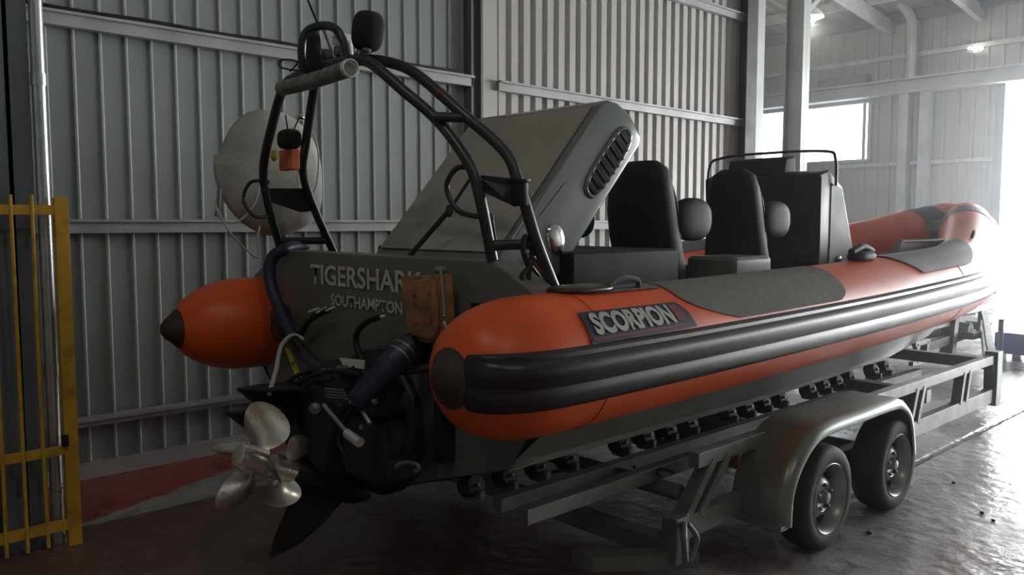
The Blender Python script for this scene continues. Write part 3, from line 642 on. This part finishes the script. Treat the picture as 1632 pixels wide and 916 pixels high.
# ---------- stern drive (leg trimmed up about its pivot)
PIV = Vector((2.05, YC, .85)); TRIM = R(27)
dr = empty_part('stern_drive', boat, PIV)
mb = MB(); mb.loft([[(cx + hx * math.cos(a), YC + hy * math.sin(a), z) for a in [2 * math.pi * k / 20 for k in range(20)]] for cx, hx, hy, z in ((2.16, .16, .045, .44), (2.15, .17, .05, .56), (2.12, .20, .07, .64), (2.10, .23, .10, .72), (2.08, .23, .15, .80), (2.06, .22, .17, .90), (2.06, .17, .14, .99), (2.06, .09, .08, 1.03))]); mb.build('upper_gearcase', 'black', dr, 40)
mb = MB(); mb.lathe([(-.14, .05), (-.12, .07), (0, .078), (.14, .078), (.26, .06), (.33, .03), (.35, .005)], (2.06, YC, .46), (1, 0, 0), 24); mb.build('gearcase_torpedo', 'black', dr, 50)
mb = MB(); mb.prism([(2.02, YC - .012, .45), (2.28, YC - .012, .50), (2.27, YC - .012, .42), (2.20, YC - .012, .28), (2.12, YC - .012, .16), (2.0, YC - .012, .07), (1.985, YC - .012, .16), (1.99, YC - .012, .30)], (0, .024, 0), .006); mb.build('skeg', 'black', dr, 30)
mb = MB(); mb.lathe([(0, .002), (.005, .036), (.02, .042), (.07, .046)], (1.655, YC, .46), (1, 0, 0), 24); mb.build('prop_nut', 'steel', dr, 50)
dr.rotation_euler = (0, TRIM, 0)
def propeller(x, Rr, n, ph, handed):
    c = Vector((x, YC, .46)); p = empty_part('propeller', boat, c); d_ = Vector((1, 0, 0))
    mb = MB(); mb.lathe([(-.08, .044), (-.075, .052), (-.02, .058), (.045, .062), (.05, .03)], c, d_, 28); mb.build('hub', 'steel', p, 50)
    for k in range(n):
        a = ph + 2 * math.pi * k / n; rad = Vector((0, math.cos(a), math.sin(a))); tan = Vector((0, -math.sin(a), math.cos(a)))
        pit = R(68) * handed; ch_d = tan * math.cos(pit) + d_ * math.sin(pit); nrm = ch_d.cross(rad).normalized()
        Lr, hc = (Rr - .035) / 2, .42 * Rr; rc = Rr - Lr; mb = MB(); NQ = 28
        def surf(q, w, sgn):
            x_, y_ = q * math.cos(w), q * math.sin(w); wide = hc * (1 + .18 * x_) * (1 - .35 * max(0, -x_) ** 2)
            tw = .30 * x_ * y_
            return c + rad * (rc + Lr * x_) + ch_d * (wide * y_ - .02 * x_ * x_ * handed) + nrm * (.030 * (x_ * x_ + y_ * y_) - .015 + tw * .05 + sgn * .005 * (1.02 - q * q)) - d_ * .02 * x_
        for sgn in (1, -1):
            rings = [[mb.bm.verts.new(surf(q, 2 * math.pi * k2 / NQ, sgn)) for k2 in range(NQ)] for q in (.02, .25, .5, .75, .92, 1.0)]
            mb.bridge(rings, True, False); mb.bm.faces.new(rings[0])
        bmesh.ops.remove_doubles(mb.bm, verts=mb.bm.verts, dist=.0008)
        secs = None
        mb.build('blade', 'steel', p, 60)
    v = Matrix.Rotation(TRIM, 3, 'Y') @ (c - PIV) + PIV
    p.location = v - world_loc(boat); p.rotation_euler = (0, TRIM, 0)
propeller(1.725, .25, 4, R(90), 1); propeller(1.90, .19, 3, R(0), -1)
# gimbal housing, ram, hoses and fittings between the leg and the transom
drs = empty_part('drive_mount', boat, (2.1, YC, .8))
for z, x0, wd, x1 in ((.925, 1.555, .10, 1.98), (.825, 1.50, .05, 1.66)):
    mb = MB(); T = [(x0, (YC + .09), z + .022), (x0 + .12, (YC + .09) + wd * .75, z + .01), (x0 + .28, (YC + .09) + wd, z), (x1, (YC + .09) + .07, z), (x1, (YC + .09) - .07, z), (x0 + .28, (YC + .09) - wd, z), (x0 + .12, (YC + .09) - wd * .75, z + .01)]
    mb.prism(T, (0, 0, .014), .003); mb.build('cavitation_plate', 'black', drs, 30)
    mb = MB(); mb.prism([(x0 + .01, (YC + .09) - .009, z + .02), (x0 + .10, (YC + .09) - .009, z - .065), (x0 + .22, (YC + .09) - .009, z - .075), (x0 + .42, (YC + .09) - .009, z + .005)], (0, .018, 0)); mb.build('trim_fin', 'black', drs, 0)
mb = MB(); mb.lathe([(0, .35), (.05, .35), (.08, .33), (.11, .26), (.13, .17)], (2.2, 3.30, .74), (-1, 0, 0), 36); mb.build('transom_shield', 'black', drs, 40)
mb = MB(); mb.box((1.98, 3.02, .62), (2.19, 3.62, 1.0), .05); mb.build('gimbal_housing', 'black', drs, 40)
A_, B_ = at(654, 548, X=2.0), at(566, 642, X=1.72)
mb = MB(); n_ = (B_ - A_).length; mb.lathe([(0, .035), (.005, .054), (.02, .057), (n_ * .42, .057), (n_ * .45, .048), (n_ * .97, .046), (n_, .03)], A_, B_ - A_, 24); mb.build('trim_ram_boot', 'navy', drs, 60)
for f in (.10, .20):
    mb = MB(); mb.tube([A_.lerp(B_, f), A_.lerp(B_, f + .025)], .059, 24, False); mb.build('hose_clamp', 'galv', drs, 60)
mb = MB(); mb.blob(at(662, 556, X=2.10), .07, .055, .075, 2.6); mb.build('ram_bracket', 'black', drs, 50)
mb = MB(); mb.blob(at(656, 548, X=2.01), .012, .012, .010); mb.build('bolt_head', 'chrome', drs, 50)
mb = MB(); mb.tube([at(556, 692, X=1.72), at(516, 645, X=1.72)], .009, 8, False); mb.build('ram_rod', 'rim', drs, 60)
mb = MB(); mb.tube([at(578, 655, X=1.75), at(590, 675, X=1.75)], .010, 8, False); mb.build('ram_rod', 'rim', drs, 60)
mb = MB(); a, b = at(553, 690, X=1.70), at(574, 705, X=1.70); mb.tube([a, b], .020, 14, False); mb.build('ram_end', 'steel', drs, 50)
for x_, y_, r_ in ((503, 651, .026), (577, 681, .012), (597, 640, .012), (560, 642, .010)):
    mb = MB(); c = at(x_, y_, X=1.76); mb.lathe([(-.02, r_ * .8), (-.015, r_), (.02, r_), (.03, r_ * .5)], c, (-.5, -.6, .2), 14); mb.build('stud', 'galv', drs, 50)
for i in range(4):
    a, b = at(518 + i, 619 + i * 4.5, X=1.80), at(548 + i * 2, 622 + i * 4.5, X=1.80); mb = MB(); mb.tube([a, b], .0045, 6, False); mb.build('cooling_fin', 'galv', drs, 60)
a = at(560, 580, X=1.98); P = [at(540, 570, X=1.95), at(580, 574, X=1.95), at(579, 588, X=1.95), at(548, 584, X=1.95)]
mb = MB(); mb.prism(P, (.006, 0, 0)); mb.build('white_tag', 'whitep', drs, 0)
for c, sz, rz in (((525, 612), (.10, .12, .045), 20), ((478, 640), (.12, .04, .07), -30), ((600, 628), (.06, .10, .09), 10), ((600, 715), (.09, .17, .13), 0), ((540, 700), (.12, .10, .14), 15), ((490, 690), (.10, .07, .12), -20), ((632, 742), (.07, .09, .05), 0), ((545, 650), (.10, .12, .08), 10), ((450, 650), (.09, .05, .035), 25)):
    mb = MB(); mb.blob(at(*c, X=1.93), *sz, 5.0, Matrix.Rotation(R(rz), 3, 'X')); mb.build('casting', 'black', drs, 50)
for L, r_ in (([(440, 650), (475, 612), (520, 592), (575, 596)], .012), ([(505, 600), (470, 650), (445, 690)], .012), ([(600, 590), (560, 650), (540, 700), (560, 740)], .010), ([(640, 600), (660, 650), (652, 720)], .012), ([(395, 632), (440, 622), (470, 600), (500, 590)], .010), ([(470, 630), (500, 608), (530, 604)], .012)):
    mb = MB(); mb.tube([at(x, y, X=1.84) for x, y in L], r_, 10); mb.build('control_cable', 'black', drs, 60)
for i in range(7):
    c = at(478 + i * 12 + random.uniform(-3, 3), 606 - i * 4 + random.uniform(-4, 4), X=1.86); mb = MB(); mb.blob(c, .014, .014, .012, 3, None, 8); mb.build('bolt_head', 'darksteel', drs, 50)
mb = MB(); ring = [at(650 + 18 * math.cos(a), 745 + 8 * math.sin(a), X=1.84) for a in [math.pi * i / 10 - math.pi for i in range(14)]]; mb.tube(ring, .009, 8, False); mb.build('pipe_ring', 'galv', drs, 60)
mb = MB(); mb.tube([at(600, 585, X=2.0), at(640, 592, X=2.0), at(690, 585, X=2.12)], .016, 8); mb.build('control_cable', 'black', drs, 60)
# black engine mounting rib right of the shield
mb = MB(); mb.bar(at(707, 640, X=2.15), at(707, 735, X=2.15), .05, .07, up=(1, 0, 0)); mb.build('trim_tab_post', 'black', boat, 0)
mb = MB(); a = at(757, 492, X=2.19); mb.box(a - Vector((.01, .02, .025)), a + Vector((.02, .02, .025)), .004); mb.build('drain_fitting', 'black', boat, 0)
# hoses on the transom
def hose(L, r, name, mtl, parent, X=2.1, seg=12):
    mb = MB(); mb.tube([at(x, y, X=(v[0] if v else X)) for x, y, *v in L], r, seg); return mb.build(name, mtl, parent, 60)
hose([(486, 391, 2.45), (455, 396, 2.2), (432, 415, 2.12), (432, 455, 2.1), (452, 505, 2.1), (478, 555, 2.08), (520, 590, 2.02), (575, 585, 1.98)], .034, 'steering_hose', 'navy', boat)
hose([(470, 540), (490, 570), (510, 585), (560, 588, 2.0)], .022, 'steering_hose', 'black', boat, 2.06)
h = hose([(480, 532), (492, 512), (510, 499), (524, 494)], .016, 'fuel_hose', 'black', boat, 2.14)
for a, b in (((492, 497), (508, 491)), ((505, 498), (520, 490)), ((520, 495), (533, 489))):
    mb = MB(); mb.tube([at(*a, X=2.12), at(*b, X=2.14)], .006, 8, False); mb.build('hose_end', 'whitep', h, 60)
h = hose([(578, 575), (568, 550), (570, 528), (586, 512), (602, 506)], .015, 'fuel_hose', 'black', boat, 2.1)
mb = MB(); mb.tube([at(600, 507, X=2.1), at(613, 503, X=2.14)], .007, 8, False); mb.build('hose_end', 'whitep', h, 60)
mb = MB(); a = at(448, 515, X=2.12); mb.blob(a, .05, .06, .11, 3); mb.build('hose_grommet', 'cap', boat, 50)

# ---------- things hung on the boat
t = thing('liferaft_valise', at(430, 405, Y=4.75), 'round white canvas valise hung behind the far leg of the arch', 'bag')
c = at(426, 276, Y=4.78); d = Vector((-.12, -1, .05)).normalized()
mb = MB(); mb.lathe([(-.10, .02), (-.10, .24), (-.075, .31), (-.02, .335), (.04, .325), (.08, .26), (.10, .15), (.105, .01)], c, d, 40)
for v in mb.bm.verts:
    k = (v.co - c); v.co += Vector((0, 0, .16 * k.z - .30 * k.x * (1 if k.z < 0 else .3))) + k * .06 * math.sin(7 * k.x + 9 * k.z) + Vector((.25 * max(0, k.z) , 0, 0))
mb.build('canvas_bag', 'bag', t, 60)
mb = MB(); mb.tube([at(350, 300, Y=4.62), at(348, 325, Y=4.6), at(345, 345, Y=4.6)], .012, 6); mb.build('buckle_strap', 'darksteel', t, 60)
mb = MB(); mb.blob(at(478, 187, Y=4.6), .03, .03, .02); mb.build('top_buckle', 'chrome', t, 50)
mb = MB(); mb.tube([at(x, y, Y=4.55) for x, y in ((343, 322), (352, 350), (380, 352), (405, 325), (415, 285), (416, 262))], .0055, 6); mb.tube([at(x, y, Y=4.55) for x, y in ((345, 330), (365, 368), (395, 400), (412, 410), (410, 380), (414, 360))], .0055, 6); mb.tube([at(x, y, Y=4.5) for x, y in ((500, 212), (508, 250), (503, 300), (488, 320), (476, 300), (476, 262))], .0055, 6)
mb.build('lanyard', 'rope', t, 60)
t = thing('orange_pouch', at(461, 272, Y=4.1), 'small orange pouch with a black top hanging inside the far leg of the arch', 'pouch')
c = at(461, 255, Y=4.1); mb = MB(); mb.box(c - Vector((.025, .075, .055)), c + Vector((.025, .075, .055)), .014); mb.build('pouch', 'orangefab', t, 40)
c = at(461, 222, Y=4.1); mb = MB(); mb.blob(c, .05, .078, .055, 3); mb.tube([c, at(455, 183, Y=4.1)], .004, 6, False); mb.tube([c, at(478, 185, Y=4.1)], .004, 6, False); mb.build('float', 'blackfab', t, 50)
mb = MB(); mb.blob(at(437, 248, Y=4.05), .02, .02, .03); mb.build('toggle', 'strap', t, 50)
mb = MB(); a, b = at(449, 141, Y=3.72), at(557, 109, Y=3.02); u_ = (b - a)
mb.tube([a, a.lerp(b, .5) + Vector((0, 0, -.006)), b], .036, 24); t = mb.build('rolled_tube', 'tube'); tag(t, 'long grey mottled tube with a white end strapped under the top of the arch', 'tube')
mb = MB(); n_ = u_.normalized(); mb.lathe([(-.012, .0375), (.014, .039), (.016, .034), (.0, .032), (-.002, .001)], b, n_, 24); mb.build('end_rim', 'whitep', t, 50)
t = thing('wooden_block', at(675, 545, X=2.08), 'weathered brown wooden pad clamped over the transom between the names and the near tube', 'board')
mb = MB(); P = [at(638, 440, X=2.08), at(700, 438, X=2.08), at(704, 500, X=2.08), at(702, 540, X=2.08), at(680, 547, X=2.08), at(652, 540, X=2.08), at(645, 490, X=2.08)]; mb.prism(P, (.07, 0, 0), .006); mb.build('board', 'wood', t, 30)
mb = MB(); P = [at(640, 447, X=2.05), at(688, 445, X=2.05), at(694, 520, X=2.05), at(690, 541, X=2.05), at(655, 534, X=2.05)]; mb.prism(P, (.025, 0, 0), .004); mb.build('board', 'wood', t, 30)
mb = MB(); mb.tube([at(702, 430, X=2.1), at(706, 470, X=2.08), at(708, 505, X=2.06)], .008, 8); mb.blob(at(702, 430, X=2.12), .03, .025, .018); mb.tube([at(700, 500, X=2.1), at(716, 532, X=2.1)], .016, 8, False); mb.build('clamp', 'galv', t, 50)
for x_, y_ in ((660, 470), (684, 468), (664, 515), (686, 512)):
    mb = MB(); c = at(x_, y_, X=2.048); mb.lathe([(0, .006), (.004, .008), (.006, .002)], c, (-1, 0, 0), 10); mb.build('screw', 'darksteel', t, 50)
mb = MB(); mb.tube([at(x, y, X=X) for x, y, X in ((484, 541, 2.1), (466, 534, 2.05), (448, 552, 1.95), (440, 590, 1.8), (429, 627, 1.68))], .011, 8); tag(mb.build('pale_rope', 'rope'), 'short pale rope looping from the transom down to the stern drive', 'rope')
mb = MB(); mb.bar(at(458, 553, X=2.15), at(480, 612, X=2.0), .030, .004); tag(mb.build('yellow_strap', 'strap'), 'thin yellow strap hanging below the far side of the transom', 'strap')

# ================================================================== THE TRAILER
tl = thing('boat_trailer', (4.5, YC, 0), 'galvanised twin axle roller trailer under the boat', 'trailer')
def part(name, mb, mtl='galv', parent=None, sm=0): return mb.build(name, mtl, parent or tl, sm)
for s in (-1, 1):
    y = YC + s * 1.25; yy = lambda v: YC - s * (v - YC) if s > 0 else v
    mb = MB(); mb.box((2.98, y - .03, .25), (7.35, y + .03, .36), .004); part('chassis_rail', mb)
    mb = MB(); mb.box((3.15, y - .03, .565), (7.35, y + .03, .635), .004); part('upper_rail', mb)
    mb = MB(); mb.bar((7.33, y, .60), (11.0, YC + s * .06, .60), .06, .07, .004); part('drawbar_rail', mb)
    mb = MB(); mb.bar((7.33, y, .305), (11.0, YC + s * .06, .40), .06, .11, .004); part('drawbar_rail', mb)
    mb = MB(); mb.box((7.30, y - .05, .22), (7.42, y + .05, .66), .006); part('end_plate', mb)
    for x0, x1 in ((3.05, 3.28), (5.62, 5.72), (6.55, 6.62)):
        mb = MB(); mb.bar((x0, y, .34), (x1, y, .58), .07, .05, .004, up=(1, 0, 0)); mb.bar((x0 + .12, y, .34), (x1 + .12, y, .58), .07, .05, .004, up=(1, 0, 0)); part('strut', mb)
    mb = MB(); mb.box((2.244, YC + s * 1.05 - .03, .472), (6.5, YC + s * 1.05 + .03, .538), .004); part('roller_rail', mb)
    mb = MB(); mb.box((2.327, YC + s * .80 - .03, .438), (7.0, YC + s * .80 + .03, .50), .004); part('roller_rail', mb)
    # two rows of black rollers under the hull
    yb = YC + s * .70
    for i in range(22):
        x = 2.28 + i * .205
        if i % 5 == 4: continue
        mb = MB(); zz = .545 + .01 * (x > 6)
        mb.lathe([(-.045, .02), (-.043, .046), (-.02, .050), (.02, .050), (.043, .046), (.045, .02)], (x, yb - .02 * s, zz - .01), (0, 1, -.35 * -s), 18)
        rl = part('roller', mb, 'tyre', None, 50)
        mb = MB(); mb.box((x - .012, yb - .06, .47), (x + .012, yb + .06, .53)); mb.lathe([(-.06, .008), (.06, .008)], (x, yb - .02 * s, zz - .01), (0, 1, -.35 * -s), 10); part('roller_bracket', mb, 'darksteel', rl, 0)
for x, z in ((2.95, .24), (5.92, .50), (7.30, .56)):
    mb = MB(); mb.box((x - .04, 2.12, z - .045), (x + .04, 4.68, z + .045), .004); part('crossmember', mb)
mb = MB(); mb.tube([(3.12, 2.2, .44), (3.12, 4.6, .44)], .04, 14, False); part('cross_tube', mb, 'galv', None, 40)
for L in ([(880, 752), (960, 742), (1010, 758), (1045, 745)], [(1010, 742), (1030, 765), (1050, 748), (1075, 752)], [(1018, 762), (1035, 745), (1055, 760)]):
    mb = MB(); mb.tube([at(x_, y_, X=3.1) for x_, y_ in L], .009, 8); part('lamp_cable', mb, 'cap', None, 50)
mb = MB(); mb.box((4.2, 2.7, .30), (4.75, 3.5, .40), .03); part('black_tray', mb, 'black', None, 30)
mb = MB(); mb.box((2.9, 2.06, .19), (3.0, 2.14, .40), .006); mb.tube([(2.94, 2.05, .38), (2.9, 2.02, .33), (2.93, 2.03, .22)], .014, 8); mb.tube([(2.97, 2.05, .37), (3.0, 2.02, .30), (2.96, 2.03, .21)], .012, 8); part('rear_winch_bracket', mb, 'galv', None, 40)
mb = MB(); mb.prism([(2.62, 2.42, .17), (3.02, 2.1, .165), (3.02, 2.02, .165), (2.62, 2.3, .17)], (0, 0, .07)); part('tail_bracket', mb)
for x in (4.02, 4.88):
    mb = MB(); mb.tube([(x + .12, 2.1, .30), (x + .12, 4.7, .30)], .035, 14, False); mb.bar((x + .12, 2.12, .30), (x, 2.12, .27), .04, .07); mb.bar((x + .12, 4.68, .30), (x, 4.68, .27), .04, .07); part('axle', mb, 'galv', None, 40)
def wheel(x, y, s):
    wpart = empty_part('wheel', tl, (x, y, .275)); c = (x, y, .275)
    mb = MB(); mb.lathe([(-.085, .182), (-.092, .20), (-.092, .235), (-.080, .262), (-.06, .272), (-.02, .275), (.02, .275), (.06, .272), (.080, .262), (.092, .235), (.092, .20), (.085, .182), (.0, .170), (-.085, .182)], c, (0, s, 0), 48, False); mb.build('tyre', 'tyre', wpart, 40)
    mb = MB(); mb.lathe([(.088, .186), (.092, .182), (.080, .172), (.050, .160), (.012, .152), (.010, .125), (.040, .10), (.055, .075), (.045, .055), (.045, .002)], c, (0, s, 0), 40, False); mb.lathe([(-.088, .186), (-.06, .170), (.0, .160), (.08, .175)], c, (0, s, 0), 40, False); rm = mb.build('rim', 'rim', wpart, 40)
    for k in range(10):
        a = 2 * math.pi * k / 10; mb = MB(); mb.blob((x + .135 * math.cos(a), y + s * .018, .275 + .135 * math.sin(a)), .026, .012, .015, 2.4, Matrix.Rotation(-a + math.pi / 2, 3, 'Y'), 8)
        mb.build('rim_slot', 'black', wpart, 60)
    mb = MB(); mb.lathe([(.005, .040), (.065, .034), (.078, .026), (.082, .002)], c, (0, s, 0), 20); hb = mb.build('hub', 'galv', wpart, 40)
    for k in range(5):
        a = 2 * math.pi * k / 5 + .3; mb = MB(); mb.lathe([(.04, .011), (.066, .011), (.07, .003)], (x + .066 * math.cos(a), y, .275 + .066 * math.sin(a)), (0, s, 0), 6); mb.build('wheel_nut', 'darksteel', wpart, 0)
for x in (4.02, 4.88):
    wheel(x, 1.99, -1); wheel(x, 4.81, 1)
def guard(s):
    prof = [(3.53, .245), (3.545, .40), (3.62, .53), (3.76, .64), (3.92, .685), (4.3, .69), (4.75, .69), (4.90, .665), (5.02, .58), (5.08, .45), (5.11, .31)]
    P = catmull([Vector((x, 0, z)) for x, z in prof], 5); n = len(P); secs = []
    yo, yi = YC + s * 1.52, YC + s * 1.22
    cen = Vector((4.32, 0, .25))
    for i, p in enumerate(P):
        t = (P[min(i + 1, n - 1)] - P[max(i - 1, 0)]).normalized(); nn_ = Vector((-t.z, 0, t.x))
        if nn_.dot(p - cen) < 0: nn_ = -nn_
        row = []
        for yv, h in ((yi, 0), (yo - s * .05, 0), (yo - s * .02, -.008), (yo, -.028), (yo + s * .002, -.05), (yo - s * .004, -.062), (yo - s * .008, -.05), (yo - s * .012, -.03), (yo - s * .03, -.016), (yo - s * .055, -.008), (yi, -.008)):
            q_ = p + nn_ * h; row.append((q_.x, yv, q_.z))
        secs.append(row)
    mb = MB(); mb.loft(secs); g = mb.build('mudguard', 'guard', tl, 50)
    mb = MB(); mb.box((3.50, min(yo, yi) + .01, .235), (3.56, max(yo, yi), .26)); mb.build('mudguard_bracket', 'galv', g, 0)
    if s < 0:
        mb = MB(); mb.loft([[(3.60 + .17 * f, 2.155, .44 + .20 * f), (3.60 + .17 * f, 2.185, .45 + .20 * f)] for f in (0, .5, 1)], False, False)
guard(-1); guard(1)
# tail lamp on the guard bracket
mb = MB(); mb.box((3.50, 2.13, .50), (3.53, 2.20, .62), .006); mb.build('reflector', 'decalred', tl, 30)
# lower spring of the front: hook, post, winch
mb = MB(); mb.tube([(5.36, 2.12, .26), (5.36, 2.10, .16), (5.43, 2.09, .12), (5.50, 2.10, .16)], .012, 8); part('lashing_hook', mb, 'galv', None, 60)
mb = MB(); mb.box((5.2, 2.1, .36), (5.36, 2.2, .46), .02); part('brake_junction', mb, 'black', None, 30)
wp = empty_part('winch_post', tl, (10, YC, .2))
mb = MB(); mb.bar((10.0, YC, .15), (10.1, YC, .80), .14, .14, .01, up=(1, 0, 0)); mb.build('post', 'galv', wp, 0)
mb = MB(); mb.bar((9.1, YC, .55), (10.0, YC, .56), .05, .06); mb.bar((9.3, YC, .35), (10.6, YC, .38), .08, .10); mb.build('post_brace', 'galv', wp, 0)
mb = MB(); mb.lathe([(-.08, .05), (-.075, .09), (.075, .09), (.08, .05)], (10.35, YC - .05, .45), (0, 1, 0), 20); mb.box((10.2, 3.2, .36), (10.55, 3.5, .44)); mb.bar((10.45, 3.22, .42), (10.5, 3.22, .78), .04, .05, up=(1, 0, 0)); mb.build('winch', 'darksteel', wp, 30)
mb = MB(); mb.tube([(11.0, YC, .45), (11.4, YC, .45)], .04, 12, False); mb.box((10.85, 3.3, .30), (11.05, 3.5, .50), .01); mb.tube([(10.9, 3.12, 0), (10.9, 3.12, .55)], .03, 12, False); mb.lathe([(-.03, .1), (.03, .1)], (10.9, 3.12, .1), (0, 1, 0), 20); part('hitch', mb, 'darksteel', None, 30)
# box section light stand under rear crossmember, small inner frames seen at the front
mb = MB()
for p, q_ in (((8.0, 3.0, .38), (8.0, 3.0, .56)), ((8.25, 3.0, .38), (8.25, 3.0, .56)), ((7.95, 3.0, .56), (8.3, 3.0, .56)), ((7.9, 3.0, .38), (8.4, 3.0, .38))): mb.bar(p, q_, .04, .04, up=(0, 1, 0) )
part('bunk_stand', mb)
mb = MB(); mb.bar((6.9, 2.9, .62), (7.9, 3.1, .70), .10, .06); mb.bar((6.9, 3.9, .62), (7.9, 3.7, .70), .10, .06); part('swing_beam', mb, 'black')
mb = MB()
for i in range(6): mb.lathe([(-.04, .045), (.04, .045)], (6.6 + .24 * i, 2.98, .60 + .02 * i), (0, 1, .35), 14)
part('front_rollers', mb, 'rubber', None, 50)

# ------------------------------------------------------------------ added scattering volume standing in for lens flare around the open door
VEIL_DENSITY = .012
hm = bpy.data.materials.new('flare_scatter'); hm.use_nodes = True; hn = hm.node_tree.nodes; hn.remove(hn['Principled BSDF'])
vs = hn.new('ShaderNodeVolumeScatter'); hx = hn.new('ShaderNodeSeparateXYZ'); hc = hn.new('ShaderNodeTexCoord'); hr = hn.new('ShaderNodeMapRange'); hr.inputs['From Min'].default_value = 3; hr.inputs['From Max'].default_value = 15; hr.inputs['To Min'].default_value = VEIL_DENSITY * .2; hr.inputs['To Max'].default_value = VEIL_DENSITY * 1.1
hm.node_tree.links.new(hc.outputs['Object'], hx.inputs[0]); hm.node_tree.links.new(hx.outputs[0], hr.inputs['Value']); hm.node_tree.links.new(hr.outputs[0], vs.inputs['Density'])
vs.inputs['Anisotropy'].default_value = .75; vs.inputs['Color'].default_value = (.92, .96, 1, 1)
hm.node_tree.links.new(vs.outputs[0], hn['Material Output'].inputs['Volume'])
M['flare_veil'] = hm
mb = MB(); mb.box((-9.4, -9.4, -.3), (20.4, 13.3, 8.3)); hz = mb.build('flare_veil', 'flare_veil', None, 0); tag(hz, 'thin bright scattering volume added to stand in for lens flare toward the open door', 'flare_veil', kind='stuff')
# ------------------------------------------------------------------ other things on the floor
t = thing('blue_crate', (11.6, 2.85, 0), 'blue plastic crate on short legs on the floor beyond the hitch of the trailer', 'crate')
a = at(1580, 578, X=11.3); z0 = max(.08, a.z)
mb = MB(); mb.box((11.3, 2.1, z0), (12.1, a.y - .02, z0 + .26), .02); mb.build('crate_body', 'blue', t, 30)
for x, y in ((11.36, a.y - .09), (12.0, a.y - .09), (11.36, 2.2), (12.0, 2.2)):
    mb = MB(); mb.box((x - .04, y - .05, 0), (x + .04, y + .05, z0 + .01), .005); mb.build('leg', 'blue', t, 0)
# small dark debris on the floor
for i, (px, py, r) in enumerate(((1565, 818, .012), (1583, 830, .010), (1385, 850, .012), (1520, 770, .012), (1100, 890, .008), (1190, 875, .007))):
    p = at(px, py, Z=0); mb = MB(); mb.blob((p.x, p.y, r * .5), r * 1.4, r, r * .6, 2.2, Matrix.Rotation(i, 3, 'Z'), 6)
    tag(mb.build('debris_chip', 'black', None, 40), 'small dark chip of dirt lying on the concrete floor beside the trailer wheels' if i < 4 else 'small dark chip of dirt lying on the floor in front of the trailer frame', 'debris', 'dirt chips by the wheels' if i < 4 else 'dirt chips before the trailer')
